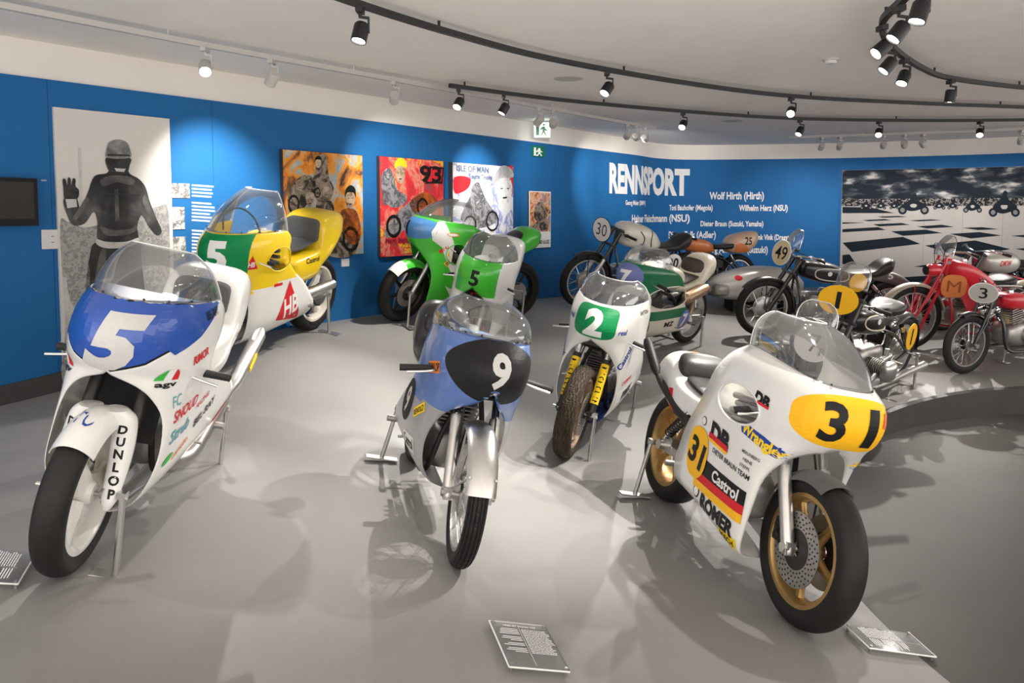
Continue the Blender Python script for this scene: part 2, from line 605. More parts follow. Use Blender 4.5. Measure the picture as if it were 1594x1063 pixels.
# ------------------------------------------------------------------ hung pictures
def wall_box(name, x0, x1, ytop, ybot, depth, m, off=WOFF, parent=None, floor=False):
    """a flat board on the straight wall from photo edges (left x, right x, top and bottom y at the left edge)."""
    sa, z1 = wall_px(x0, ytop)
    sb = wall_px(x1, ytop)[0]
    z0 = wall_px(x0, ybot)[1]
    mb = wall_strip(sa, sb, z0, z1, off + depth, depth, n=1)
    o = obj(name, mb, m, parent, smooth=0)
    return o, sa, sb, z0, z1
def paint_mat(name, cols, scale, dist=1.5, stops=None, detail=9):
    m = bpy.data.materials.new(name)
    m.use_nodes = True
    nt = m.node_tree
    b = nt.nodes['Principled BSDF']
    b.inputs['Roughness'].default_value = 0.65
    b.inputs['Specular IOR Level'].default_value = 0.15
    tc = nt.nodes.new('ShaderNodeTexCoord')
    nz = nt.nodes.new('ShaderNodeTexNoise')
    nz.inputs['Scale'].default_value = scale
    nz.inputs['Detail'].default_value = detail
    nz.inputs['Roughness'].default_value = 0.62
    nz.inputs['Distortion'].default_value = dist * .35
    nt.links.new(tc.outputs['Object'], nz.inputs['Vector'])
    cr = nt.nodes.new('ShaderNodeValToRGB')
    cr.color_ramp.interpolation = 'LINEAR'
    e = cr.color_ramp.elements
    n = len(cols)
    ps = stops or [0.30 + 0.40 * i / (n - 1) for i in range(n)]
    e[0].position, e[0].color = ps[0], (*cols[0], 1)
    e[1].position, e[1].color = ps[-1], (*cols[-1], 1)
    for i in range(1, n - 1):
        q = e.new(ps[i])
        q.color = (*cols[i], 1)
    nt.links.new(nz.outputs['Fac'], cr.inputs['Fac'])
    nt.links.new(cr.outputs['Color'], b.inputs['Base Color'])
    return m
K = (.02, .018, .016); OR = (.75, .23, .03); SKY = (.28, .42, .48); TAN = (.62, .5, .38); CR = (.75, .70, .62); RD = (.72, .04, .05); YL = (.85, .55, .03); WHT = (.8, .8, .82); GY = (.25, .25, .25); BLU = (.22, .28, .62)
M_DARKSTROKE = paint_mat('dark_brush_strokes', [K, (.05, .04, .035), (.35, .28, .22), K], 9, 2.5)
M_GREYSTROKE = paint_mat('grey_brush_strokes', [(.10, .10, .11), (.32, .32, .34), (.06, .06, .07), (.5, .5, .52)], 9, 2)
M_SKIN1 = paint_mat('portrait_strokes', [(.10, .06, .04), (.48, .34, .24), (.60, .47, .35), (.22, .13, .09)], 12, 1)
M_CANVASEDGE = mat('canvas_edge', (.03, .03, .035), .7)

def picture(name, x0, x1, yt, yb, depth, m, label, group=None):
    o, sa, sb, z0, z1 = wall_box(name, x0, x1, yt, yb, depth, M_CANVASEDGE)
    w, h = sb - sa, z1 - z0
    f = wall_print('painted_face', o, rect2d(w - .006, h - .006), (sa + sb) / 2, (z0 + z1) / 2, m, WOFF + depth + .002, 5)
    tag(o, label, 'painting', group)
    return o, WOFF + depth + .004
def ring_poly(parent, cx, cy, rx, ry, m, off, hole=.6):
    a = [2 * pi * i / 28 for i in range(29)]
    q = [wall_px(cx + rx * cos(t), cy + ry * sin(t)) for t in a] + [wall_px(cx + rx * hole * cos(t), cy + ry * hole * sin(t)) for t in a]
    n = 29
    vs = [wall_pt(u, v, off) for u, v in q]
    return obj('brush_wheel', MB().add(vs, [(i, i + 1, n + i + 1, n + i) for i in range(28)]), m, parent, 0)
M_ORJ = paint_mat('orange_jacket_strokes', [OR, (.5, .12, .02), (.12, .04, .02), OR], 7)
M_BLK = mat('brush_black', (.012, .011, .01), .6, spec=.15)
M_PALE = paint_mat('pale_strokes', [(.10, .08, .06), (.50, .42, .33), (.22, .15, .10), (.55, .46, .36)], 14, .8)
def face(o, x, y, w, h, f, hair=None, skin=None):
    """a small painted head: face, hair, eyes and mouth."""
    wall_poly('brush_portrait', o, [(x - .42 * w, y - .2 * h), (x - .2 * w, y - .48 * h), (x + .25 * w, y - .48 * h), (x + .45 * w, y - .15 * h), (x + .40 * w, y + .2 * h), (x + .1 * w, y + .5 * h), (x - .2 * w, y + .42 * h), (x - .4 * w, y + .15 * h)], skin or M_SKIN1, f)
    if hair:
        wall_poly('brush_hair', o, [(x - .5 * w, y - .1 * h), (x - .45 * w, y - .5 * h), (x, y - .72 * h), (x + .45 * w, y - .55 * h), (x + .52 * w, y - .1 * h), (x + .3 * w, y - .32 * h), (x - .3 * w, y - .34 * h)], hair, f + .002)
    for dx in (-.18, .2):
        wall_poly('brush_eye', o, [(x + (dx - .1) * w, y - .05 * h), (x + dx * w, y - .075 * h), (x + (dx + .1) * w, y - .05 * h), (x + dx * w, y - .03 * h)], M_BLK, f + .002)
    wall_poly('brush_mouth', o, [(x - .12 * w, y + .24 * h), (x + .14 * w, y + .22 * h), (x + .12 * w, y + .28 * h), (x - .1 * w, y + .29 * h)], M_BLK, f + .002)
P1 = paint_mat('painting_orange_blue', [K, (.20, .10, .05), (.70, .22, .03), (.78, .34, .05), SKY, (.62, .50, .36), (.65, .16, .02), K], 4.0, 2.2, [.30, .38, .44, .50, .55, .60, .66, .74])
o, f = picture('painting', 432, 556.5, 232.5, 402, .04, P1, 'orange and black canvas of riders and a portrait beside the yellow tail', 'canvases hung on the blue wall')
for pts in ([(482, 268), (486, 250), (494, 240), (501, 250), (504, 275), (512, 296), (502, 314), (486, 312), (478, 292)], [(440, 306), (452, 282), (468, 272), (482, 280), (482, 300), (470, 318), (455, 334), (443, 326)],
            [(486, 312), (500, 306), (512, 322), (510, 344), (498, 352), (484, 340)], [(470, 335), (492, 338), (510, 352), (536, 360), (548, 380), (540, 398), (505, 398), (482, 372), (466, 352)]):
    wall_poly('brush_figure', o, pts, M_DARKSTROKE, f)
for cx, cy, rx, ry in ((449, 318, 9, 15), (506, 338, 6, 12), (538, 372, 13, 20), (486, 300, 5, 8)):
    ring_poly(o, cx, cy, rx, ry, M_BLK, f + .002, .72)
face(o, 487, 254, 10, 15, f + .003, M_BLK)
face(o, 458, 290, 12, 15, f + .003, M_PALE, M_PALE)
face(o, 474, 312, 14, 18, f + .003, M_PALE, M_PALE)
face(o, 499, 300, 11, 15, f + .003, M_PALE, M_PALE)
wall_poly('brush_figure', o, [(522, 332), (534, 324), (546, 328), (553, 350), (552, 374), (540, 380), (528, 366)], M_ORJ, f + .002)
face(o, 537, 310, 16, 30, f + .004, M_BLK)
P2 = paint_mat('painting_red', [(.10, .11, .12), (.62, .03, .04), (.75, .05, .06), (.70, .30, .20), (.70, .03, .05), YL, (.72, .06, .07)], 4.2, 1.8, [.30, .40, .47, .53, .58, .64, .70])
o, f = picture('painting', 583, 683, 243, 400.5, .04, P2, 'red canvas of a racer and rider portrait above the blue-nosed green motorcycle', 'canvases hung on the blue wall')
wall_poly('brush_figure', o, [(590, 364), (600, 345), (614, 328), (630, 314), (640, 310), (644, 326), (634, 346), (616, 362), (600, 370)], M_GREYSTROKE, f)
wall_poly('brush_figure', o, [(587, 272), (598, 262), (606, 276), (612, 296), (626, 306), (618, 320), (600, 322), (588, 304)], M_GREYSTROKE, f)
wall_poly('brush_figure', o, [(630, 316), (650, 300), (668, 306), (674, 322), (660, 334), (642, 336)], M_ORJ, f)
ring_poly(o, 605, 352, 12, 18, M_BLK, f + .002, .7)
ring_poly(o, 650, 322, 9, 14, M_BLK, f + .002, .7)
wall_poly('brush_cap', o, [(606, 262), (608, 251), (616, 246), (624, 252), (624, 262), (615, 258)], PYEL, f + .006)
face(o, 615, 271, 17, 30, f + .003)
wall_text(o, 'Marc Márquez', 592, 640, 369, 377, mat('deep_red_print', (.30, .01, .03), .5), f + .004)
wall_text(o, 'World Champion', 612, 650, 378, 384, PYEL, f + .004)
wall_text(o, '2013', 622, 637, 386, 393, PYEL, f + .004)
wall_poly('number_outline', o, [(661, 259), (683, 261), (681, 286), (654, 286)], M_BLK, f + .002, soft=False)
wall_poly('number_field', o, [(663.5, 262), (681, 264), (679, 283), (657.5, 283)], PRED, f + .004, soft=False)
wall_text(o, '93', 645, 679, 259, 283, M_BLK, f + .006, .03)
P3 = paint_mat('painting_white_blue', [(.30, .30, .36), WHT, (.72, .74, .80), WHT, BLU, WHT, (.45, .45, .56)], 4.2, 1.6)
o, f = picture('painting', 695, 790, 252.5, 392, .06, P3, 'white and blue canvas of a classic racer beneath capital lettering', 'canvases hung on the blue wall')
wall_poly('brush_figure', o, [(708, 342), (714, 322), (722, 306), (726, 290), (735, 284), (741, 296), (748, 312), (760, 330), (764, 344), (750, 352), (726, 356)], M_GREYSTROKE, f)
ring_poly(o, 722, 350, 10, 15, M_BLK, f + .002, .8)
ring_poly(o, 757, 344, 10, 16, M_BLK, f + .002, .8)
wall_poly('red_patch', o, [(697, 278), (710, 274), (723, 279), (720, 292), (708, 300), (698, 300)], PRED, f)
wall_poly('red_patch', o, [(782, 262), (789, 260), (789, 300), (785, 302), (784, 280)], PRED, f)
wall_poly('brush_cap', o, [(756, 287), (762, 270), (773, 258), (786, 263), (789, 276), (772, 277)], paint_mat('grey_cap', [(.3, .3, .32), (.5, .5, .52), (.2, .2, .22)], 8), f + .006)
face(o, 776, 296, 26, 46, f + .002, None, paint_mat('grey_portrait', [(.2, .2, .24), (.7, .7, .72), WHT, (.35, .35, .4)], 8))
wall_text(o, 'ISLE OF MAN', 701, 751, 259, 268, mat('slate_print', (.10, .13, .2), .5), f + .002)
wall_text(o, 'Tourist Trophy', 720, 757, 272, 279, mat('slate_print', (.10, .13, .2), .5), f + .002)
o, f = picture('poster', 818.5, 853, 297, 387, .02, PWHITE, 'narrow small poster with white foot hung on the blue door', 'canvases hung on the blue wall')
wall_poly('printed_picture', o, [(820, 298.5), (852, 300.5), (852, 360), (820, 361)], paint_mat('poster_print', [K, (.10, .05, .04), (.62, .2, .05), TAN, (.4, .1, .08), SKY, (.1, .06, .05)], 8, 1.5), f)
for pts in ([(826, 330), (833, 315), (842, 318), (847, 335), (838, 345), (828, 342)], [(824, 352), (836, 342), (848, 346), (846, 357), (830, 358)]):
    wall_poly('brush_figure', o, pts, M_DARKSTROKE, f + .002)
wall_text(o, 'BERND LUZ', 824, 850, 374, 379, PBLACK, f + .002)
o, *_ = wall_box('label_card', 528, 540, 403, 415, .008, PWHITE)
tag(o, 'small white label card under the orange and black canvas', 'label')

# tall black-and-white photograph of a rider seen from behind
M_PH_BG = mat('photo_pale_grey', (.62, .59, .56), .6, noise=.06, nscale=2)
o, sa, sb, z0, z1 = wall_box('photo_panel', 78, 258, 167, 500, .02, M_PH_BG)
bpy.data.objects.remove(o)
panel = obj('photo_panel', wall_strip(sa, sb, lambda s: wall_base(s) + .01, z1, WOFF + .02, .02, n=4), M_PH_BG, smooth=0)
tag(panel, 'tall black and white photo panel of a rider seen from behind', 'photo')
f = WOFF + .022
M_PH_CROWD = paint_mat('photo_crowd', [(.10, .10, .10), (.40, .39, .38), (.20, .20, .20), (.52, .50, .48)], 22, .2)
M_PH_JACKET = paint_mat('photo_leather', [(.015, .015, .015), (.04, .04, .04), (.09, .09, .09), (.20, .20, .20)], 3.2, .6, [.3, .48, .6, .72], 3)
M_PH_DARK = paint_mat('photo_dark', [(.015, .015, .015), (.05, .05, .05), (.02, .02, .02)], 6, 1)
M_PH_LIGHT = paint_mat('photo_light', [(.38, .37, .36), (.56, .54, .52), (.46, .45, .44)], 8, .3)
wall_poly('printed_crowd', panel, [(88, 352), (100, 345), (118, 352), (140, 352), (215, 330), (240, 322), (257, 330), (259, 460), (259, 520), (103, 600), (97, 500)], M_PH_CROWD, f, .5)
wall_poly('printed_ground', panel, [(92, 430), (258, 470), (258, 545), (104, 625)], M_PH_LIGHT, f + .001, .5)
wall_poly('printed_pole', panel, [(117, 230), (121, 230), (124, 345), (119, 345)], M_PH_LIGHT, f + .001, .5)
g = f + .002
wall_poly('printed_trousers', panel, [(146, 376), (208, 376), (214, 400), (222, 470), (226, 520), (190, 530), (182, 460), (172, 530), (126, 540), (128, 450), (134, 400)], M_PH_DARK, g, .5)
wall_poly('printed_jacket', panel, [(141, 275), (160, 270), (168, 262), (190, 262), (197, 271), (211, 279), (221, 292), (228, 315), (238, 340), (246, 360), (238, 366), (226, 352), (215, 335), (208, 352), (209, 372), (190, 379), (160, 379), (146, 372),
                                        (146, 345), (140, 330), (126, 348), (108, 350), (98, 332), (93, 312), (104, 305), (114, 308), (120, 324), (131, 300)], M_PH_JACKET, g + .001, .5)
wall_poly('printed_belt', panel, [(145, 372), (160, 376), (190, 376), (209, 370), (209, 378), (190, 385), (160, 386), (145, 380)], M_PH_LIGHT, g + .002, .5)
wall_poly('printed_glove', panel, [(95, 310), (93, 292), (92, 280), (96, 279), (99, 288), (100, 277), (104, 278), (105, 288), (108, 278), (112, 280), (112, 290), (117, 296), (115, 309), (104, 308)], M_PH_DARK, g + .002, .5)
wall_poly('printed_cuff', panel, [(96, 310), (113, 310), (114, 322), (99, 324)], M_PH_LIGHT, g + .003, .5)
wall_poly('printed_helmet', panel, [(160, 235), (163, 224), (170, 219), (182, 218), (192, 223), (196, 232), (196, 246), (161, 246)], paint_mat('photo_helmet', [(.06, .06, .06), (.16, .16, .16), (.26, .26, .25), (.08, .08, .08)], 7), g + .003, .5)
wall_poly('printed_head', panel, [(161, 245), (196, 246), (196, 258), (190, 270), (168, 268), (161, 260)], M_PH_DARK, g + .002, .5)
wall_poly('printed_collar', panel, [(172, 262), (190, 263), (187, 268), (175, 267)], M_PH_LIGHT, g + .004, .5)

M_PH_MID = paint_mat('photo_leather_shine', [(.04, .04, .04), (.09, .09, .09), (.16, .16, .155)], 5, .5, None, 3)
for pts in ([(150, 282), (164, 274), (190, 274), (204, 281), (198, 288), (176, 284), (156, 290)], [(116, 326), (128, 308), (133, 312), (122, 332), (112, 342), (108, 338)], [(220, 304), (226, 318), (236, 342), (231, 344), (222, 328), (216, 312)], [(150, 352), (170, 358), (196, 356), (206, 350), (205, 360), (186, 366), (160, 366)], [(97, 322), (104, 318), (106, 336), (102, 338)], [(172, 296), (178, 294), (180, 340), (174, 345)]):
    wall_poly('printed_sheen', panel, pts, M_PH_MID, g + .0025, .5)
wall_poly('printed_seam', panel, [(142, 300), (212, 303), (212, 304.6), (142, 301.6)], M_PH_DARK, g + .0032, .5, False)
wall_poly('printed_strap', panel, [(161, 240), (196, 241), (196, 244), (161, 243)], M_PH_DARK, g + .0042, .5, False)
wall_poly('printed_crowd_dark', panel, [(100, 400), (122, 392), (134, 420), (130, 470), (112, 480), (100, 450)], M_PH_CROWD, g, .5)
wall_poly('printed_trouser_fold', panel, [(150, 392), (160, 390), (156, 430), (146, 460), (140, 455)], M_PH_MID, g + .0012, .5)
# text and small photographs on the blue wall
M_TXT = mat('fine_white_print', (.62, .70, .80), .6)
board, sa, sb, z0, z1 = wall_box('text_board', 260.5, 331, 282, 452, .004, M_BLUE)
tag(board, 'blue text board with white print beside the tall photo panel', 'board')
RND.seed(3)
y = 287.0
while y < 442:
    if not (308 < y < 313 or 345 < y < 352 or 400 < y < 406):
        x1 = 331 - RND.random() * 9
        wall_poly('printed_line', board, [(295, y), (x1, y + .14 * (x1 - 295) * .5), (x1, y + .14 * (x1 - 295) * .5 + 2.6), (295, y + 2.6)], M_TXT, WOFF + .006, 3)
    y += 5.4
for i, (x0, x1, yt, yb, lab) in enumerate(((262, 291, 285, 308, 'topmost small black and white photo on the text board'), (263.5, 283, 322, 357, 'second small black and white photo down the text board'),
                                           (265, 285, 368.5, 405, 'third small black and white photo down the text board'), (266, 295, 420.5, 447, 'lowest small pale photo on the text board'))):
    o, *_ = wall_box('small_photo', x0, x1, yt, yb, .006, paint_mat('small_photo_print', [(.04, .04, .04), (.6, .6, .6), (.1, .1, .1), (.75, .75, .75)] if i < 3 else [(.75, .75, .75), (.6, .6, .6), (.2, .2, .2), (.75, .75, .75)], 16, 1), WOFF + .004)
    tag(o, lab, 'photo', 'small photos on the text board')
# television and white plate
tv, sa, sb, z0, z1 = wall_box('television', -25, 46, 276, 352, .05, mat('tv_black_plastic', (.006, .006, .006), .5, spec=.2), WOFF + .03)
wall_print('screen', tv, rect2d(sb - sa - .05, z1 - z0 - .07), (sa + sb) / 2, (z0 + z1) / 2 + .01, mat('tv_screen_off', (.03, .026, .023), .5, spec=.2), WOFF + .082, 5)
wall_print('badge', tv, rect2d(.035, .008), (sa + sb) / 2 + .18, z1 - .012, mat('tv_badge', (.3, .3, .3), .4), WOFF + .082, 5)
obj('wall_bracket', wall_strip((sa + sb) / 2 - .1, (sa + sb) / 2 + .1, z0 + .1, z1 - .1, WOFF + .03, .03, n=1), DARKM, tv, 0)
tag(tv, 'black flat television switched off on the blue wall', 'television')
o, sa, sb, z0, z1 = wall_box('switch_plate', 60.5, 89, 357.5, 388, .012, mat('white_plastic', (.62, .60, .60), .45))
bevel(o, .004)
for dz in (-.02, .02):
    wall_print('switch_mark', o, rect2d(.018, .008), (sa + sb) / 2 + .01, (z0 + z1) / 2 + dz, mat('grey_mark', (.25, .25, .25), .5), WOFF + .014, 1)
tag(o, 'square white plate on the wall beside the tall photo panel', 'plate')
# exit signs
def running_man(parent, x0, x1, y0, y1, m, off):
    def P(u, v):
        return (lerp(x0, x1, u), lerp(y0, y1, v))
    wall_poly('running_figure', parent, [P(.42, .2), (P(.6, .2)), P(.66, .45), P(.8, .5), P(.78, .6), P(.62, .56), P(.66, .72), P(.78, .92), P(.66, .95), P(.52, .72), P(.4, .92), P(.22, .92), P(.24, .82), P(.38, .76), P(.42, .5), P(.3, .58), P(.2, .48), P(.36, .36)], m, off)
    wall_poly('door_symbol', parent, [P(.02, .1), P(.22, .1), P(.22, .9), P(.02, .9)], m, off)
o, *_ = wall_box('exit_sign', 824.5, 844, 226, 243, .02, mat('exit_green', (.0, .16, .08), .4))
running_man(o, 826, 843, 228, 244, PWHITE, WOFF + .022)
tag(o, 'green exit sign on the blue wall above the narrow small poster', 'sign')

# ------------------------------------------------------------------ black-and-white race start mural
M_MU_TAR = mat('mural_tarmac', (.44, .41, .39), .6, noise=.07, nscale=3)
_ms0, _ = wall_px(1310, 300)
_zt = wall_px(1420, 263)[1]
_edges = [1310, 1375, 1440, 1500, 1563, 1628]
_me = [wall_px(min(x, 1593), 300)[0] for x in _edges[:-1]]
_me.append(_me[-1] + (_me[-1] - _me[-2]))
_me.append(_me[-1] + (_me[-1] - _me[-2]))
mural = empty('race_mural', Matrix.Translation(wall_pt(_me[0], wall_base(_me[0]), .03)))
tag(mural, 'large black and white mural of a race start over a chequered track', 'mural')
MI = mural.matrix_world.inverted()
class _Shift:
    pass
def mural_obj(name, mb, m):
    o = obj(name, mb.xf(MI), m, mural, 0)
    return o
for a, b in zip(_me, _me[1:]):
    mural_obj('mural_panel', wall_strip(a + .0012, b - .0012, lambda s: wall_base(s) + .03, _zt, WOFF + .012, .012), M_MU_TAR)
def mural_poly(name, pts, m, lay, maxlen=.3):
    q = []
    for px, py in pts:
        s, z = wall_px(min(px, 1594), py)
        if px > 1594:
            s += (px - 1594) * .011
        q.append((s, z))
    vs, fs = refine(poly2d(q), maxlen)
    mural_obj(name, MB().add([wall_pt(u, v, WOFF + .012 + .0015 * lay) for u, v in vs], fs), m)
def cloud_mat():
    m = bpy.data.materials.new('mural_cloudy_sky')
    m.use_nodes = True
    nt = m.node_tree
    b = nt.nodes['Principled BSDF']
    b.inputs['Roughness'].default_value = .6
    b.inputs['Specular IOR Level'].default_value = .12
    tc = nt.nodes.new('ShaderNodeTexCoord')
    mp = nt.nodes.new('ShaderNodeMapping')
    mp.inputs['Scale'].default_value = (1.0, 1.0, 2.6)
    nz = nt.nodes.new('ShaderNodeTexNoise')
    nz.inputs['Scale'].default_value = 2.6
    nz.inputs['Detail'].default_value = 6
    cr = nt.nodes.new('ShaderNodeValToRGB')
    e = cr.color_ramp.elements
    e[0].position, e[0].color = .47, (.012, .018, .028, 1)
    e[1].position, e[1].color = .66, (.60, .58, .56, 1)
    q = e.new(.56)
    q.color = (.06, .07, .085, 1)
    nt.links.new(tc.outputs['Object'], mp.inputs['Vector'])
    nt.links.new(mp.outputs['Vector'], nz.inputs['Vector'])
    nt.links.new(nz.outputs['Fac'], cr.inputs['Fac'])
    nt.links.new(cr.outputs['Color'], b.inputs['Base Color'])
    return m
_zh = wall_px(1420, 316)[1]
mural_obj('printed_sky', wall_strip(_me[0] + .004, _me[-1] - .004, _zh, _zt - .002, WOFF + .0135, .001), cloud_mat())
M_MU_CROWD = paint_mat('mural_crowd', [(.01, .01, .012), (.02, .02, .022), (.40, .38, .37), (.02, .02, .02)], 26, .2, [.3, .5, .57, .63])
mural_obj('printed_crowd', wall_strip(_me[0] + .004, _me[-1] - .004, _zh - .05, _zh + .07, WOFF + .0150, .001), M_MU_CROWD)
M_CHK = mat('mural_black_check', (.010, .017, .026), .6, noise=.2, nscale=20, spec=.12)
for pts in ([(1311, 377.6), (1405.5, 368.5), (1432.6, 379.4), (1325.5, 392)], [(1440, 382), (1518, 374), (1573, 387.6), (1496.5, 400.6)], [(1311, 396.7), (1322, 395.6), (1333, 411.4), (1311, 410.7)],
            [(1421.8, 415), (1489, 403.8), (1530, 418), (1475, 417)], [(1311, 356.6), (1366.6, 353.4), (1378.5, 357.7), (1311, 361.4)], [(1387, 360), (1441, 357.3), (1466, 362.5), (1405.5, 367)],
            [(1478, 364), (1524.6, 361), (1559, 366.4), (1511.6, 371)], [(1359, 349), (1403.4, 347), (1416.4, 349.7), (1368.7, 352.3)], [(1427, 352.3), (1466, 349.7), (1485.6, 353), (1443.4, 355.5)],
            [(1497.5, 354.5), (1529, 353.4), (1555, 356.6), (1522.4, 358)], [(1341.7, 342.6), (1377.4, 340.8), (1388, 342.6), (1351.4, 344.3)], [(1311, 346), (1347, 346.6), (1311, 348.4)],
            [(1311, 322), (1356, 323), (1392.5, 331.7), (1311, 331.7)], [(1581, 387), (1600, 385.5), (1600, 391)], [(1574, 366.8), (1600, 365), (1600, 370)], [(1365, 337), (1400, 336), (1412, 337.6), (1375, 338.8)],
            [(1415, 343), (1450, 341.4), (1466, 342.6), (1430, 344.6)]):
    mural_poly('printed_check', pts, M_CHK, 1)
mural_poly('printed_track_edge', [(1311, 437), (1380, 433), (1470, 427), (1560, 421), (1594, 419), (1594, 428), (1560, 430), (1470, 436), (1380, 441), (1311, 444)], M_CHK, 1)
mural_poly('printed_water', [(1311, 444), (1380, 441), (1470, 436), (1560, 430), (1594, 428), (1594, 468), (1311, 476)], mat('mural_slate', (.06, .10, .15), .6, noise=.4, nscale=12), 1)
def mini_rider(x, y, w, h):
    def P(u, v):
        return (x + u * w, y - v * h)
    def soft(pts):
        return catmull(pts, len(pts) * 4, True)
    mural_poly('printed_rider', soft([P(.16, .34), P(.24, .52), P(.34, .60), P(.44, .80), P(.48, .97), P(.56, 1.0), P(.60, .88), P(.58, .76), P(.68, .60), P(.84, .46), P(.88, .34), P(.74, .22), P(.50, .12), P(.30, .16)]), M_CHK, 3)
    for u in (.17, .83):
        mural_poly('printed_wheel', [P(u + .13 * cos(a), .16 + .13 * w / h * sin(a)) for a in [2 * pi * i / 16 for i in range(16)]], M_CHK, 3)
        mural_poly('printed_wheel', [P(u + .07 * cos(a), .16 + .07 * w / h * sin(a)) for a in [2 * pi * i / 16 for i in range(16)]], M_MU_GREY, 4)
    mural_poly('printed_rider', soft([P(.40, .42), P(.50, .48), P(.60, .42), P(.56, .30), P(.44, .30)]), M_MU_TAR, 4)
M_MU_GREY = mat('mural_mid_grey', (.20, .19, .19), .6)
mini_rider(1396, 332, 52, 31)
mini_rider(1498, 331, 32, 25)
mini_rider(1537, 337, 53, 40)
for x_, w_ in ((1338, 20), (1362, 18), (1384, 16), (1452, 20), (1474, 18)):
    mini_rider(x_, 326, w_, 15)

# ------------------------------------------------------------------ ceiling fittings
def disc(name, px, py, r, h, m, label, cat):
    p = at_height(px, py, CEIL)
    o = obj(name, MB().lathe([(0.001, 0), (r * .8, 0), (r, -h * .2), (r * .96, -h), (0.001, -h)][::-1], (0, 0, 0), 'z', 28), m, M=Matrix.Translation(p))
    tag(o, label, cat)
    return o
M_FIT = mat('pale_fitting_plastic', (.55, .52, .49), .6)
disc('ceiling_speaker', 885, 122, .13, .006, M_FIT, 'flush round ceiling speaker beside the long black rail', 'speaker')
disc('ceiling_speaker', 1140, 188, .13, .006, M_FIT, 'flush round ceiling speaker above the back wall names', 'speaker')
sd = disc('smoke_detector', 1293, 92, .045, .035, mat('detector_white', (.7, .68, .66), .5), 'small white smoke detector alone on the ceiling', 'detector')
obj('detector_base', MB().lathe([(.001, 0), (.06, 0), (.06, -.012), (.001, -.012)], (0, 0, 0), 'z', 24), M_FIT, sd)
p = at_height(844, 186, CEIL)
xs = empty('exit_sign', Matrix.Translation(p))
tag(xs, 'lit white exit sign hanging from the ceiling near a white spotlight', 'sign')
obj('stem', MB().cyl((0, 0, 0), (0, 0, -.04), .008), M_FIT, xs)
obj('light_box', MB().box((0, 0, -.13), (.2, .04, .18)), mat('exit_light_box', (.8, .85, .8), .5, emit=(.85, 1, .92), estr=1.2), xs, 0)
def _fig(pts, nm):
    obj(nm, MB().rings([[(x, -.021, z) for x, z in pts], [(x, -.0235, z) for x, z in pts]]), mat('exit_green', (.0, .16, .08), .4), xs, 0)
_fig([(-.08, -.06), (-.035, -.06), (-.035, -.20), (-.08, -.20)], 'door_symbol')
_fig([(.0, -.09), (.03, -.085), (.045, -.12), (.07, -.13), (.068, -.145), (.035, -.14), (.04, -.165), (.065, -.20), (.045, -.202), (.015, -.165), (-.005, -.2), (-.03, -.2), (.0, -.16), (.0, -.12), (-.02, -.135), (-.028, -.12)], 'running_figure')
_fig([(.02 + .014 * cos(a), -.068 + .014 * sin(a)) for a in [2 * pi * i / 12 for i in range(12)]], 'figure_head')

# ================================================================== MOTORCYCLE KIT  (x forward, y to the rider's left, z up)
def tyre_profile(R, tw, rimr):
    th = R - rimr
    pr = [(rimr - .004, -.36 * tw)]
    for i in range(15):
        t = pi * i / 14
        pr.append((rimr + .30 * th + .70 * th * sin(t) ** .75 if 0 < i < 14 else rimr + .30 * th, -tw / 2 * cos(t)))
    pr.append((rimr - .004, .36 * tw))
    return pr
def tyre_mesh(R, tw, rimr, tread=None):
    mb = MB()
    pr = tyre_profile(R, tw, rimr)
    if not tread:
        mb.lathe(pr + [(rimr - .004, 0)], n=72, closed=True)
        return mb
    # treaded: finer grid, grooves pushed in
    n, m = 260, 44
    pts = catmull(pr, m)
    vs, fs = [], []
    for i in range(n):
        a = 2 * pi * i / n
        for j, (r, t) in enumerate(pts):
            u = t / (tw / 2)
            d = 0.0
            if abs(u) < .92 and r > rimr + .45 * (R - rimr):
                if tread == 'rib':
                    if int(abs(j - (m - 1) / 2) + .5) % 5 == 3:
                        d = .005
                    elif (i % 6 == 0) and int(abs(j - (m - 1) / 2) + .5) % 5 in (1, 2, 4):
                        d = .003
                else:
                    if (i + int(abs(u) * 22)) % 7 == 0 or int((abs(j - (m - 1) / 2)) + (2 if (i // 7) % 2 else 0)) % 5 == 4:
                        d = .0055
            vs.append(((r - d) * cos(a), t, (r - d) * sin(a)))
    for i in range(n):
        i2 = (i + 1) % n
        for j in range(m - 1):
            fs.append((i * m + j, i * m + j + 1, i2 * m + j + 1, i2 * m + j))
    return mb.add(vs, fs)
_WH = {}
def cached(key, fn):
    if key not in _WH:
        _WH[key] = fn()
    return _WH[key]
def disc_mesh(ri, ro, t=.005, y=0):
    return MB().lathe([(ri, y - t / 2), (ro, y - t / 2), (ro, y + t / 2), (ri, y + t / 2)], n=48, closed=True)
def holes_mesh(ri, ro, y, rows=4, n=28, r=.0042):
    mb = MB()
    for k in range(rows):
        rr = lerp(ri, ro, (k + .5) / rows)
        for i in range(n):
            a = 2 * pi * (i + (k % 2) * .5) / n
            mb.lathe([(.0002, 0), (r, 0), (r, .0007 * (1 if y > 0 else -1))], (rr * cos(a), y, rr * sin(a)), 'y', 6)
    return mb
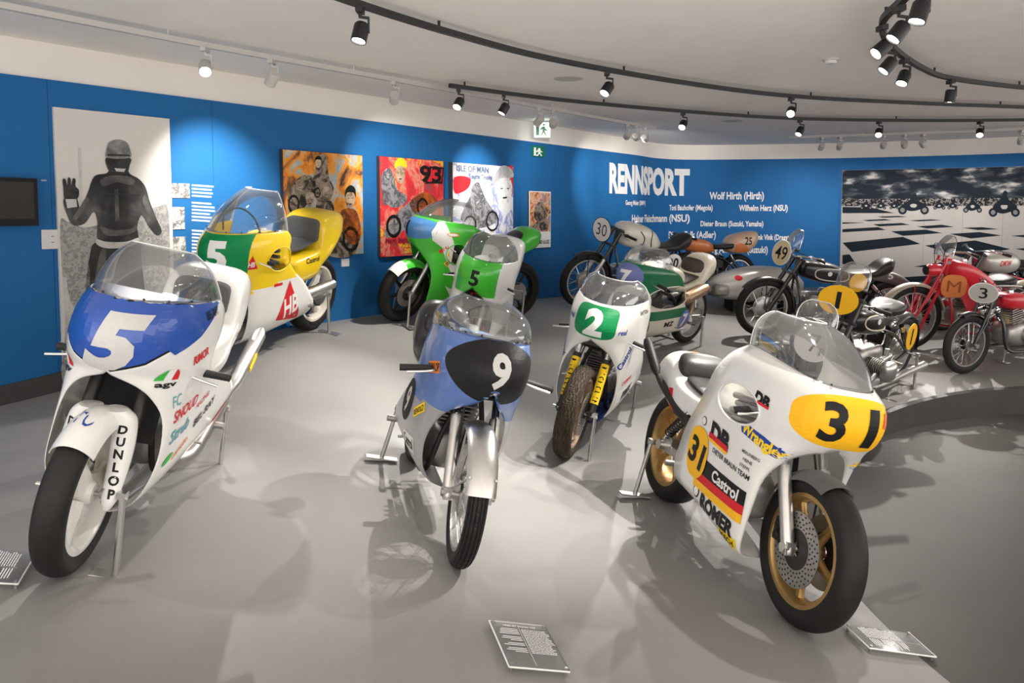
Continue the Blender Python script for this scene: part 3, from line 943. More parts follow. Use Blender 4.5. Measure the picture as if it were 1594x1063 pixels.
def wheel(bike, name, x, R, tw, rimr, style='mag5', rim=ALU, hubm=STEEL, rubber=RUBBER, tread=None, M=None, discs=(), discr=(.07, .145), discm=STEEL, drum=None, rot=0.0, holes=False, spokem=None):
    T = (M or Matrix.Identity(4)) @ Matrix.Translation((x, 0, R))
    rw = tw * .78
    key = (name, R, tw, rimr, style, rim.name, rubber.name, tread)
    rimme = cached(key + ('rim',), lambda: mesh_of(MB().lathe([(rimr + .006, -rw / 2), (rimr + .006, -rw / 2 + .006), (rimr - .006, -rw * .36), (rimr - .006, rw * .36), (rimr + .006, rw / 2 - .006), (rimr + .006, rw / 2), (rimr - .014, rw / 2), (rimr - .030 if style != 'wire' else rimr - .012, rw * .30), (rimr - .034 if style != 'wire' else rimr - .016, 0), (rimr - .030 if style != 'wire' else rimr - .012, -rw * .30), (rimr - .014, -rw / 2)], n=72, closed=True), name, rim))
    w = obj(name, rimme, rim, bike, M=T)
    obj('tyre', cached(key + ('t',), lambda: mesh_of(tyre_mesh(R, tw, rimr, tread), 'tyre', rubber, 50 if not tread else 25)), rubber, w)
    if style == 'wire':
        def wires():
            mb = MB()
            n = 36
            for i in range(n):
                a = 2 * pi * i / n
                sd = 1 if i % 2 else -1
                b = a + (.42 if (i // 2) % 2 else -.42)
                hr = .045 if not drum else drum[0] * .95
                mb.tube([(hr * cos(b), sd * .036, hr * sin(b)), ((rimr - .012) * cos(a), sd * .004, (rimr - .012) * sin(a))], .0019, 4, caps=False)
            return mesh_of(mb, 'wire_spokes', CHROME, 30)
        obj('wire_spokes', cached(key + ('w', drum), wires), CHROME, w)
        obj('hub', MB().lathe([(.012, -.075), (.02, -.075), (.022, -.045), (.05, -.042), (.05, -.030), (.026, -.026), (.026, .026), (.05, .030), (.05, .042), (.022, .045), (.02, .075), (.012, .075)], n=24), hubm, w)
        if drum:
            dr, dw, dm = drum
            d = obj('brake_drum', MB().lathe([(.001, -dw / 2 - .004), (dr * .35, -dw / 2 - .004), (dr * .9, -dw / 2 + .004), (dr, -dw / 2 + .012), (dr + .008, -dw / 2 + .012), (dr + .008, -dw / 2 + .02), (dr, -dw / 2 + .02), (dr, dw / 2 - .02), (dr + .008, dw / 2 - .02), (dr + .008, dw / 2 - .012), (dr, dw / 2 - .012), (dr * .9, dw / 2 - .004), (dr * .35, dw / 2 + .004), (.001, dw / 2 + .004)], n=40), dm, w)
    else:
        ns = int(style[3:])
        sm = spokem or rim
        hub = MB().lathe([(.001, -rw * .5), (.035, -rw * .5), (.048, -rw * .3), (.048, rw * .3), (.035, rw * .5), (.001, rw * .5)], n=28)
        obj('hub', hub, sm if ns < 4 else sm, w)
        def spoke():
            mb = MB()
            w0, w1, t0, t1 = {3: (.036, .030, .028, .020), 5: (.020, .013, .020, .014), 6: (.017, .012, .02, .014), 4: (.03, .03, .02, .016), 7: (.017, .012, .02, .014)}[ns]
            for dy in (0,):
                ring = []
                for r, ww, tt in ((.038, w0 * 1.5, t0), (.09, w0, t0), (rimr - .07, w1, t1), (rimr - .026, w1 * 1.8, t1)):
                    ring.append([(r, y, z) for y, z in ((-tt, -ww * .55), (-tt, ww * .55), (-tt * .4, ww), (tt * .4, ww), (tt, ww * .55), (tt, -ww * .55), (tt * .4, -ww), (-tt * .4, -ww))])
                mb.rings(ring)
            return mesh_of(mb, 'spoke', sm, 40)
        me = cached(key + ('s',), spoke)
        for i in range(ns):
            obj('spoke', me, sm, w, M=Matrix.Rotation(2 * pi * i / ns + rot, 4, 'Y'))
    obj('axle', MB().cyl((0, -.115, 0), (0, .115, 0), .009, 12).cyl((0, -.12, 0), (0, -.108, 0), .016, 6).cyl((0, .12, 0), (0, .108, 0), .016, 6), STEEL, w)
    for dy in discs:
        d = obj('brake_disc', disc_mesh(discr[0], discr[1], .005, dy), discm, w)
        obj('disc_carrier', MB().lathe([(.03, dy - .006), (discr[0] + .006, dy - .004), (discr[0] + .006, dy + .004), (.03, dy + .006)], n=32, closed=True), DARKM, w)
        if holes:
            sg = 1 if dy > 0 else -1
            obj('disc_holes', holes_mesh(discr[0] + .01, discr[1] - .002, dy + sg * .003), PBLACK, w, 0)
    return w

class Shell:
    """a fairing or screen: rows (z at the nose, z at the rear edge, nose x, nose half gap, rear x, rear half width)."""
    def __init__(s, rows, nv=44, nph=34, p=1.0, q=1.0, holes=(), both=True):
        s.rows = catmull([tuple(r) for r in rows], nv)
        vs, fs = [], []
        s.mb = MB()
        for sd in (1, -1):
            o = len(vs)
            for zf, zr, xs_, ys, xr, yr in s.rows:
                ys = max(0, ys)
                for j in range(nph):
                    ph = pi / 2 * j / (nph - 1)
                    c = max(0, cos(ph)) ** p
                    k = sin(ph) ** q
                    vs.append((xr + (xs_ - xr) * c, sd * (ys + (yr - ys) * k), zf + (zr - zf) * (1 - cos(ph))))
            for i in range(nv - 1):
                for j in range(nph - 1):
                    f = (o + i * nph + j, o + i * nph + j + 1, o + (i + 1) * nph + j + 1, o + (i + 1) * nph + j)
                    if any(all(((vs[a][0] - hx) / hw) ** 2 + ((vs[a][2] - hz) / hh) ** 2 < 1 for a in f) for hx, hz, hw, hh in holes):
                        continue
                    fs.append(f if sd > 0 else f[::-1])
        for hx, hz, hw, hh in holes:          # the rim of a cut-out follows its outline
            for i, (x, y, z) in enumerate(vs):
                q = sqrt(((x - hx) / hw) ** 2 + ((z - hz) / hh) ** 2)
                if 1e-4 < q < 1:
                    vs[i] = (hx + (x - hx) / q, y, hz + (z - hz) / q)
        s.vs, s.fs, s.holes = vs, fs, holes
        s.nv, s.nph = nv, nph
        s.bvh = BVHTree.FromPolygons([Vector(v) for v in vs], fs)
    def edge(s, which, sd=1):
        o = 0 if sd > 0 else s.nv * s.nph
        if which == 'top':
            return [Vector(s.vs[o + j]) for j in range(s.nph)]
        if which == 'rear':
            return [Vector(s.vs[o + i * s.nph + s.nph - 1]) for i in range(s.nv)]
        if which == 'front':
            return [Vector(s.vs[o + i * s.nph]) for i in range(s.nv)]
    def build(s, name, mats, parent, thick=.004, zone=None):
        mb = MB()
        mb.v = [tuple(v) for v in s.vs]
        for f in s.fs:
            mb.f.append(f)
            mi = 0
            if zone:
                c = [sum(s.vs[a][k] for a in f) / 4 for k in range(3)]
                mi = zone(*c)
            mb.m.append(mi)
        me = bpy.data.meshes.new(name)
        me.from_pydata(mb.v, [], mb.f)
        for m in (mats if isinstance(mats, (list, tuple)) else [mats]):
            me.materials.append(m)
        me.polygons.foreach_set('material_index', mb.m)
        bm = bmesh.new()
        bm.from_mesh(me)
        bmesh.ops.remove_doubles(bm, verts=bm.verts, dist=.0008)
        loose = [v for v in bm.verts if not v.link_faces]
        bmesh.ops.delete(bm, geom=loose, context='VERTS')
        bmesh.ops.recalc_face_normals(bm, faces=bm.faces)
        bm.to_mesh(me)
        bm.free()
        me.polygons.foreach_set('use_smooth', [True] * len(me.polygons))
        o = obj(name, me, None, parent)
        if thick:
            md = o.modifiers.new('shell', 'SOLIDIFY')
            md.thickness = thick
            md.offset = -1
        return o
    def y_at(s, x, z, side):
        h = s.bvh.ray_cast(Vector((x, side * 2, z)), Vector((0, -side, 0)))
        return h[0] if h[0] else None
def bvh_of(o):
    me = o.data
    return BVHTree.FromPolygons([v.co.copy() for v in me.vertices], [tuple(p.vertices) for p in me.polygons])
VIEW = {'L': (Vector((-1, 0, 0)), Vector((0, 0, 1)), Vector((0, -1, 0))), 'R': (Vector((1, 0, 0)), Vector((0, 0, 1)), Vector((0, 1, 0))),
        'F': (Vector((0, 1, 0)), Vector((0, 0, 1)), Vector((-1, 0, 0))), 'T': (Vector((0, -1, 0)), Vector((1, 0, 0)), Vector((0, 0, -1)))}
def decal(parent, bvh, name, shape, at, view, m, lay=1, rot=0.0, maxlen=.03):
    """shape laid onto a surface; at = (x,z) for L/R, (y,z) for F, (x,y) for T; a view may also be (yaw in degrees): seen from the front turned to the left or right."""
    if rot:
        shape = rot2(shape, rot)
    vs, fs = refine(shape, maxlen)
    if isinstance(view, str):
        u, v, d = VIEW[view]
        if view in 'LR':
            o = Vector((at[0], 0, at[1]))
        elif view == 'F':
            o = Vector((0, at[0], at[1]))
        else:
            o = Vector((at[0], at[1], 0))
    else:
        a, tilt = radians(view[0]), radians(view[1] if len(view) > 1 else 0)
        d = -Vector((cos(a) * cos(tilt), sin(a) * cos(tilt), sin(tilt)))
        u = Vector((-sin(a), cos(a), 0))
        v = u.cross(d)
        v = -v if v.z < 0 else v
        o = Vector(at)
    out = []
    for a, b in vs:
        p = o + u * a + v * b
        h = bvh.ray_cast(p - d * 2, d)
        if h[0] is None:
            h = bvh.find_nearest(p if not isinstance(view, str) else p - d * .25)
            nn = -d
        else:
            nn = h[1] if h[1].dot(d) < 0 else -h[1]
        out.append(h[0] + nn * (.0012 * lay + .0006))
    return obj(name, MB().add(out, fs), m, parent, 0)

def bike_root(name, label, fpx, rpx, wb, roll=0.0, group='race motorcycles on the ramp', size=1.0):
    """front and rear contact points on the ramp (x, y); the wheelbase keeps the front point."""
    F = Vector((fpx[0], fpx[1], ground_z(*fpx)))
    R = Vector((rpx[0], rpx[1], ground_z(*rpx)))
    X = (F - R)
    q = Vector((F.x, F.y)) + (Vector((R.x, R.y)) - Vector((F.x, F.y))).normalized() * wb * size
    R = Vector((q.x, q.y, ground_z(q.x, q.y)))
    X = (F - R).normalized()
    mid = (F + R) / 2
    N = ground_n(mid.x, mid.y)
    Y = N.cross(X).normalized()
    Z = X.cross(Y).normalized()
    M3 = Matrix((X, Y, Z)).transposed()
    M4 = Matrix.Translation(mid + Vector((0, 0, .003))) @ M3.to_4x4() @ Matrix.Rotation(radians(roll), 4, 'X') @ Matrix.Scale(size, 4)
    e = empty(name, M4)
    tag(e, label, 'motorcycle', group)
    return e
def steer_matrix(hx, hz, rake, deg):
    ax = Vector((-sin(rake), 0, cos(rake)))
    return Matrix.Translation((hx, 0, hz)) @ Matrix.Rotation(radians(deg), 4, ax) @ Matrix.Translation((-hx, 0, -hz))
def fork(bike, xf, R, hx, hz, M, w=.095, low=ALU, up=CHROME, rl=.026, ru=.018, frac=.5, usd=False, clampm=DARKM):
    ax = Vector((hx - xf, 0, hz - R))
    for s in (1, -1):
        A = Vector((xf - .012, s * w, R))
        B = A + ax * 1.03
        mid = A + ax * frac
        o = obj('fork_leg', MB().tube([A - ax * .05, A - ax * .03, A + ax * .02, mid - ax * .02, mid], [rl * .6, rl * .85, rl, rl, rl * .92], 18), low, bike, M=M)
        obj('stanchion', MB().cyl(mid - ax * .02, B, ru, 16), up, o)
        obj('axle_clamp', MB().box(A - ax * .0, (.05, .04, .055)).cyl(A + Vector((0, s * .03, 0)), A - Vector((0, s * .03, 0)), .02), low, o)
    for t in (.72, 1.0):
        c = Vector((xf - .012, 0, R)) + ax * t
        bevel(obj('fork_clamp', MB().box(c, (.075, 2 * w + .06, .028), Matrix.Rotation(-atan2(ax.x, ax.z) * -1, 3, 'Y')), clampm, bike, 0, M), .006)
def clipons(bike, hx, hz, M, w=.095, reach=.20, drop=.05, back=.05, lever=True, tube=ALU, gripm=GRIP):
    for s in (1, -1):
        a = Vector((hx, s * w, hz))
        b = a + Vector((-back * 1.0, s * reach, -drop))
        o = obj('handlebar', MB().cyl(a, b, .011, 12), tube, bike, M=M)
        g = a.lerp(b, .42)
        obj('grip', MB().tube([g, g.lerp(b, .04), g.lerp(b, .1), b - (b - g) * .02, b], [.021, .021, .016, .016, .018], 14), gripm, o)
        if lever:
            k = a.lerp(b, .36)
            obj('lever', MB().tube([k + Vector((.01, 0, 0)), k + Vector((.05, s * .02, .0)), k + Vector((.06, s * .07, -.012)), k + Vector((.045, s * .15, -.03))], .006, 8, smooth=10), ALU, o)
            obj('lever_bracket', MB().box(k + Vector((.01, 0, 0)), (.035, .025, .03)), DARKM, o, 0)
def fin_engine(bike, x, z, w=.26, n=7, cyl_tilt=0.35, case=STEEL, finm=STEEL, name='engine'):
    mb = MB().loft([(x - .2, z, .06, .06, .06, 3), (x - .17, z, w * .42, .11, .11, 4), (x - .05, z, w * .5, .125, .12, 4), (x + .08, z, w * .5, .12, .12, 4), (x + .17, z - .01, w * .4, .09, .09, 3.4), (x + .19, z - .01, .04, .04, .04, 3)], 18, 24)
    e = obj(name, mb, case, bike)
    for s in (1, -1):
        obj('engine_cover', MB().lathe([(.001, s * (w / 2 + .035)), (.07, s * (w / 2 + .03)), (.085, s * (w / 2 + .015)), (.09, s * w / 2 * .85)], (x - .03, 0, z), 'y', 28), case, e)
    d = Vector((sin(cyl_tilt), 0, cos(cyl_tilt)))
    c0 = Vector((x + .05, 0, z + .09))
    fm = MB()
    Rt = Matrix.Rotation(cyl_tilt, 3, 'Y')
    for i in range(n):
        fm.box(c0 + d * (.03 + .022 * i), (.15 - .004 * abs(i - 3), .17, .008), Rt)
    fm.cyl(c0, c0 + d * (.03 + .022 * n), .052, 16)
    obj('cylinder', fm, finm, e, 0)
    obj('cylinder_head', MB().box(c0 + d * (.05 + .022 * n), (.12, .13, .04), Rt).cyl(c0 + d * (.06 + .022 * n), c0 + d * (.12 + .022 * n), .012), finm, e, 0)
    obj('carburettor', MB().cyl(c0 + d * .1 + Vector((-.06, 0, 0)), c0 + d * .1 + Vector((-.19, 0, .02)), .028, 14).cyl(c0 + d * .1 + Vector((-.12, 0, -.05)), c0 + d * .1 + Vector((-.12, 0, .07)), .022, 12), ALU, e)
    return e
def fittings(b, full=True):
    """pegs, pedals, oil lines and gearbox around an engine."""
    for s in (1, -1):
        obj('footpeg', MB().cyl((-.24, s * .11, .34), (-.25, s * .26, .34), .011, 10).cyl((-.25, s * .19, .34), (-.252, s * .27, .34), .016, 10), STEEL, b)
        obj('pedal', MB().tube([(-.22, s * .15, .33), (-.12, s * .17, .30), (-.06, s * .19, .31), (-.05, s * .23, .31)], .007, 8, smooth=10), ALU, b)
        obj('oil_line', MB().tube([(.10, s * .09, .46), (.02, s * .14, .52), (-.12, s * .12, .50), (-.2, s * .09, .58)], .0055, 6, smooth=16), STEEL, b)
        obj('plug_lead', MB().tube([(.12, s * .03, .60), (.10, s * .10, .66), (-.02, s * .09, .60), (-.12, s * .07, .56)], .004, 6, smooth=16), PBLACK, b)
    if full:
        obj('gearbox', MB().loft([(-.30, .36, .03, .05, .05, 3), (-.27, .36, .09, .09, .08, 3.4), (-.16, .36, .10, .10, .09, 3.4), (-.12, .36, .05, .06, .06, 3)], 10, 18), STEEL, b)
        for i in range(5):
            a = 2 * pi * i / 5
            for s in (1, -1):
                obj('case_bolt', MB().cyl((-.20 + .055 * cos(a), s * .095, .36 + .055 * sin(a)), (-.20 + .055 * cos(a), s * .108, .36 + .055 * sin(a)), .007, 6), CHROME, b)
        obj('battery_box', MB().box((-.30, .0, .50), (.10, .16, .13)), DARKM, b, 0)
def swingarm(bike, xr, R, px=-.12, pz=.36, m=ALU, w=.1):
    o = obj('swingarm', MB().cyl((px, -w, pz), (px, w, pz), .022), m, bike)
    for s in (1, -1):
        bevel(obj('swingarm_beam', MB().bar((px, s * w, pz), (xr - .03, s * (w + .008), R), .03, .05), m, o, 0), .006)
    return o
def chain(bike, xr, R, px=-.1, pz=.36, y=.085):
    o = obj('drive_chain', MB().bar((px, y, pz + .035), (xr, y, R + .09), .012, .012).bar((px, y, pz - .035), (xr, y, R - .09), .012, .012), DARKM, bike, 0)
    obj('sprocket', MB().lathe([(.03, y - .004), (.092, y - .004), (.092, y + .004), (.03, y + .004)], (xr, 0, R), 'y', 36, closed=True), STEEL, o)
    return o
def shocks(bike, top, bot, y=.13, m=CHROME):
    for s in (1, -1):
        a, b = Vector((top[0], s * y, top[1])), Vector((bot[0], s * y, bot[1]))
        o = obj('shock_absorber', MB().cyl(a, b, .012, 10).cyl(a, a.lerp(b, .3), .022, 12), m, bike)
        ax = (b - a)
        u = ax.orthogonal().normalized()
        v = ax.normalized().cross(u)
        k = 9
        path = [a.lerp(b, .2 + .68 * i / (k * 8)) + (u * cos(2 * pi * i / 8) + v * sin(2 * pi * i / 8)) * .026 for i in range(k * 8 + 1)]
        obj('spring', MB().tube(path, .0045, 5), DARKM if m is CHROME else STEEL, o)
def fender(bike, name, x, R, tw, a0, a1, gap=.018, m=WHITE, M=None, depth=.06, parent=None, ell=1.0):
    """mudguard as an arc over the wheel; angles in degrees from straight ahead, over the top."""
    mb = MB()
    R0 = R + gap
    n, k = 26, 12
    ringsv = []
    for i in range(n + 1):
        a = radians(lerp(a0, a1, i / n))
        row = []
        for layer in (0, .003):
            for j in range(k + 1):
                t = -1 + 2 * j / k
                jj = t if layer == 0 else -t
                ang = jj * 1.25
                y = (tw / 2 + .012 + layer) * sin(ang) / sin(1.25)
                r = R0 + layer - depth * (1 - cos(ang)) / (1 - cos(1.25))
                row.append((x + r * cos(a), y, R + r * sin(a)))
        ringsv.append(row)
    mb.rings(ringsv)
    return obj(name, mb, m, parent or bike, 50, M)
def number_disc(bike, name, c, w, h, yaw, tilt, m, txt=None, tm=PBLACK, th=.14, tw=None, e=2.0, M=None, bold=.03, edge=None):
    """flat number plate facing yaw (0 = ahead, 90 = to the left)."""
    a, t = radians(yaw), radians(tilt)
    d = Vector((cos(a) * cos(t), sin(a) * cos(t), sin(t)))
    u = Vector((-sin(a), cos(a), 0))
    v = d.cross(u)
    R = Matrix((u, v, d)).transposed().to_4x4()
    T = (M or Matrix.Identity(4)) @ Matrix.Translation(c) @ R
    pts = ell2d(w, h, 36, e)[0]
    mb = MB().rings([[(x, y, -.003) for x, y in pts], [(x, y, .003) for x, y in pts]])
    o = obj(name, mb, m, bike, 30, T)
    if edge:
        obj('plate_edge', MB().tube([(x, y, 0) for x, y in pts], .005, 6, closed=True), edge, o)
    if txt:
        sh = fit_text(txt, tw, th, bold) if tw else text2d(txt, th, bold)
        obj('number', MB().add([(x, y, .0045) for x, y in sh[0]], sh[1]), tm, o, 0)
    return o
def patch(parent, name, pts, m, thick=.003, side=1, bulge=0):
    """flat plate in the x-z plane at y given per point (x, y, z)."""
    mb = MB().rings([[(x, y, z) for x, y, z in pts], [(x, y + side * thick, z) for x, y, z in pts]])
    return obj(name, mb, m, parent, 0)
STANDS = []
def wheel_stand(bike, x, R, label, w=.15, foot=.30, sides=(1, -1), m=ALU, lean=.03):
    """metal axle stand on the ramp under a wheel spindle; a thing of its own."""
    e = empty('wheel_stand', bike.matrix_world @ Matrix.Translation((x, 0, 0)))
    tag(e, label, 'stand', 'axle stands under the motorcycles')
    obj('axle_pin', MB().cyl((0, -w - .02, R), (0, w + .02, R), .008, 10), m, e)
    for s in sides:
        obj('post', MB().cyl((0, s * (w + lean), .006), (0, s * w, R + .02), .0125, 12), m, e)
        bevel(obj('foot_plate', MB().box((0, s * (w + lean), .004), (.06, foot * .62, .008)), m, e, 0), .002)
        obj('cradle', MB().box((0, s * w, R + .012), (.04, .03, .025)), m, e, 0)
    return e

# ================================================================== FAIRED RACING MOTORCYCLES
def edge_beads(sh, parent, m=PWHITE, r=.004, which=('rear', 'front', 'top')):
    for w in which:
        for s in (1, -1):
            pts = [p for i, p in enumerate(sh.edge(w, s)) if i % 2 == 0]
            pts = [p for p in pts if abs(p.y) > .004 or w != 'front']
            if len(pts) > 3:
                obj('edge_bead', MB().tube(pts, r, 6), m, parent)
def hole_beads(sh, parent, m, r=.006):
    for hx, hz, hw, hh in sh.holes:
        for s in (1, -1):
            pts = []
            for i in range(40):
                a = 2 * pi * i / 40
                x, z = hx + hw * 1.03 * cos(a), hz + hh * 1.03 * sin(a)
                h = sh.bvh.ray_cast(Vector((x, s * 2, z)), Vector((0, -s, 0)))[0]
                if h is None:
                    h = sh.bvh.find_nearest(Vector((x, s * .25, z)))[0]
                pts.append(h)
            obj('edge_bead', MB().tube(pts, r, 6, closed=True), m, parent)
ROWS_GP = [(1.0, .98, .60, 0, .10, .235), (.94, .93, .67, 0, .08, .255), (.86, .85, .69, 0, .10, .26), (.78, .77, .66, 0, .10, .26), (.72, .71, .60, .05, .06, .26), (.66, .65, .54, .12, 0, .26),
           (.56, .56, .48, .18, -.12, .255), (.44, .45, .47, .195, -.22, .25), (.32, .35, .48, .185, -.30, .235), (.23, .26, .46, .14, -.30, .18), (.17, .2, .42, .06, -.26, .09), (.155, .18, .4, .01, -.22, .02)]
SCR_GP = [(1.0, .98, .60, 0, .10, .235), (1.06, 1.04, .55, 0, .12, .22), (1.12, 1.10, .47, 0, .14, .19), (1.16, 1.14, .38, 0, .15, .14), (1.175, 1.165, .32, 0, .16, .10)]
TANK_GP = [(.30, .80, .05, .04, .06, 2.4), (.24, .81, .13, .09, .12, 2.6), (.08, .82, .175, .12, .15, 2.8), (-.08, .79, .16, .12, .14, 2.8), (-.2, .74, .10, .09, .08, 2.6), (-.26, .71, .05, .04, .03, 2.4)]
TAIL_GP = [(-.20, .66, .07, .03, .04, 2.6), (-.30, .66, .14, .04, .07, 3), (-.48, .69, .165, .05, .09, 3), (-.56, .74, .17, .12, .10, 3), (-.66, .80, .165, .15, .12, 2.8), (-.80, .84, .13, .11, .10, 2.6), (-.88, .86, .05, .05, .04, 2.4)]
def seat_pads(b, tail, flat, back, m=FOAM):
    o = obj('seat_pad', MB().loft(flat, 16, 24), m, b)
    if back:
        obj('back_pad', MB().loft(back, 12, 24), m, b)
def gp(name, label, F, R, wb, roll, **k):
    g = k.get
    b = bike_root(name, label, F, R, wb, roll, size=g('size', 1.0))
    xf, xr = wb / 2, -wb / 2
    Rf, Rr = g('Rf', .297), g('Rr', .302)
    rake = radians(g('rake', 24.5))
    hz = g('hz', .86)
    hx = xf - .03 - (hz - Rf) * tan(rake)
    M = steer_matrix(hx, hz, rake, g('steer', 0))
    b['steer'] = 0
    fw = wheel(b, 'front_wheel', xf, Rf, g('twf', .105), g('rimf', Rf - .078), g('style', 'mag5'), g('rim', ALU), rubber=g('rubber', RUBBER), tread=g('tread'), M=M, discs=g('discs', (.06,)), discr=g('discr', (.07, .14)), discm=g('discm', STEEL), drum=g('drum'), rot=g('rot', .3), holes=g('holes', False))
    wheel(b, 'rear_wheel', xr, Rr, g('twr', .13), g('rimr', Rr - .082), g('style', 'mag5'), g('rim', ALU), rubber=g('rubber', RUBBER), tread=g('tread_r'), discs=(.07,) if g('style', 'mag5') != 'wire' else (), discr=(.05, .1), drum=g('drum_r'))
    fork(b, xf, Rf, hx, hz, M, g('fw', .092), g('forkm', ALU), g('stanm', CHROME), g('rl', .025), g('ru', .018), g('ffrac', .5))
    clipons(b, hx + .01, hz - g('bardrop', .06), M, g('fw', .092), g('reach', .19), g('drop', .05), g('back', .06), gripm=g('gripm', GRIP))
    for s in (1, -1):
        if g('caliper', True):
            bevel(obj('brake_caliper', MB().box((xf - .13, s * .068, Rf + .03), (.06, .035, .10)).cyl((xf - .13, s * .05, Rf + .05), (xf - .13, s * .095, Rf + .05), .02).cyl((xf - .13, s * .05, Rf + .005), (xf - .13, s * .095, Rf + .005), .02), g('calm', DARKM), b, 0, M), .005)
            obj('brake_hose', MB().tube([(xf - .12, s * .07, Rf + .08), (xf - .16, s * .09, Rf + .2), (hx + .06, s * .075, hz - .2), (hx + .03, s * .05, hz - .04)], .005, 6, smooth=16), DARKM, b, M=M)
    # chassis
    fr = MB()
    for s in (1, -1):
        fr.tube([(hx - .03, s * .03, hz - .06), (hx - .15, s * .11, hz - .16), (.0, s * .14, .62), (-.14, s * .12, .5), (-.14, s * .1, .34)], .016, 10, smooth=20)
        fr.tube([(hx - .01, s * .03, hz - .16), (hx - .05, s * .09, .5), (hx - .1, s * .12, .28), (.05, s * .12, .22), (-.14, s * .1, .33)], .013, 10, smooth=20)
        fr.tube([(-.12, s * .12, .56), (-.35, s * .1, .64), (-.6, s * .08, .72)], .011, 8, smooth=10)
        fr.tube([(-.14, s * .11, .42), (-.35, s * .1, .58), (-.5, s * .09, .68)], .010, 8)
    fr.cyl((hx - .02, 0, hz - .2), (hx + .0, 0, hz - .02), .03, 16)
    obj('frame', fr, g('framem', DARKM), b)
    fin_engine(b, .02, .36)
    fittings(b, False)
    swingarm(b, xr, Rr, m=g('swingm', ALU))
    chain(b, xr, Rr)
    shocks(b, (-.30, .62), (xr + .1, Rr + .06)) if g('twin_shock') else None
    obj('radiator', MB().box((hx - .01, 0, .54), (.04, .26, .26), Matrix.Rotation(radians(-14), 3, 'Y')), mat('radiator_core', (.03, .03, .03), .5, .5, noise=.5, nscale=160, bump=.6, bscale=220), b, 0) if g('radiator', True) else None
    # bodywork
    sh = Shell(g('rows', ROWS_GP), p=g('blunt', 1.0), q=g('blunt', 1.0), holes=g('holes_f', ()))
    fa = sh.build('fairing', g('fmats', [WHITE]), b, zone=g('zone'))
    hole_beads(sh, fa, g('fmats', [WHITE])[0])
    sc = Shell(g('scr', SCR_GP), 18, 30, p=g('blunt', 1.0), q=g('blunt', 1.0))
    so = sc.build('windscreen', g('scrm', SCREEN), b, .002)
    edge_beads(sc, so, SCREEN if g('plain_edge') else PWHITE, .003, ('rear',))
    top = [p for p in sc.edge('rear', 1)][-1]
    obj('screen_rim', MB().tube([Vector(sc.vs[(sc.nv - 1) * sc.nph + j]) for j in range(sc.nph - 1, -1, -1)] + [Vector(sc.vs[sc.nv * sc.nph + (sc.nv - 1) * sc.nph + j]) for j in range(1, sc.nph)], .003, 6), SCREEN if g('plain_edge') else PWHITE, so)
    e1, e2 = sc.edge('top', 1), sc.edge('top', -1)
    for e in (e1, e2):
        for j in (6, 12, 18, 24):
            obj('screw', MB().ell(e[j] + Vector((.004, 0, .008)), (.005, .005, .005), 8, 6), DARKM, so)
    tk = obj('fuel_tank', MB().loft(g('tank', TANK_GP), 26, 32), g('tankm', WHITE), b)
    obj('filler_cap', MB().lathe([(.001, .016), (.028, .016), (.032, .0), (.034, -.02)], (.06, 0, g('capz', .945)), 'z', 20), ALU, tk)
    tl = obj('tail', MB().loft(g('tail', TAIL_GP), 30, 32), g('tailm', WHITE), b)
    seat_pads(b, tl, g('pad', [(-.22, .70, .06, .01, .01, 3), (-.27, .705, .12, .016, .01, 4), (-.46, .745, .13, .016, .012, 4), (-.52, .75, .12, .012, .01, 4)]), g('bpad', [(-.515, .80, .06, .04, .03, 3), (-.53, .82, .12, .07, .05, 3.4), (-.56, .84, .13, .08, .06, 3.4)]), g('padm', FOAM))
    # clocks and reservoirs
    obj('rev_counter', MB().lathe([(.001, .03), (.034, .03), (.04, .02), (.04, -.03), (.001, -.035)], (hx + .08, .03, hz + .03), 'z', 20), DARKM, b)
    for s in (1, -1):
        obj('fork_cap', MB().cyl((hx - .015, s * g('fw', .092), hz), (hx - .025, s * g('fw', .092), hz + .04), .02, 12), g('capm', PPINK), b, M=M)
    b_ = dict(b=b, sh=sh, fa=fa, sc=sc, so=so, tk=tk, tl=tl, M=M, hx=hx, hz=hz, xf=xf, xr=xr, Rf=Rf, Rr=Rr, fb=sh.bvh, tb=bvh_of(tk), lb=bvh_of(tl), fw=fw)
    return b_
def D(k, shape, at, view, m, lay=1, rot=0, name='lettering', on='f', maxlen=.03):
    parent, bv = {'f': (k['fa'], k['fb']), 't': (k['tk'], k['tb']), 'l': (k['tl'], k['lb'])}[on]
    return decal(parent, bv, name, shape, at, view, m, lay, rot, maxlen)

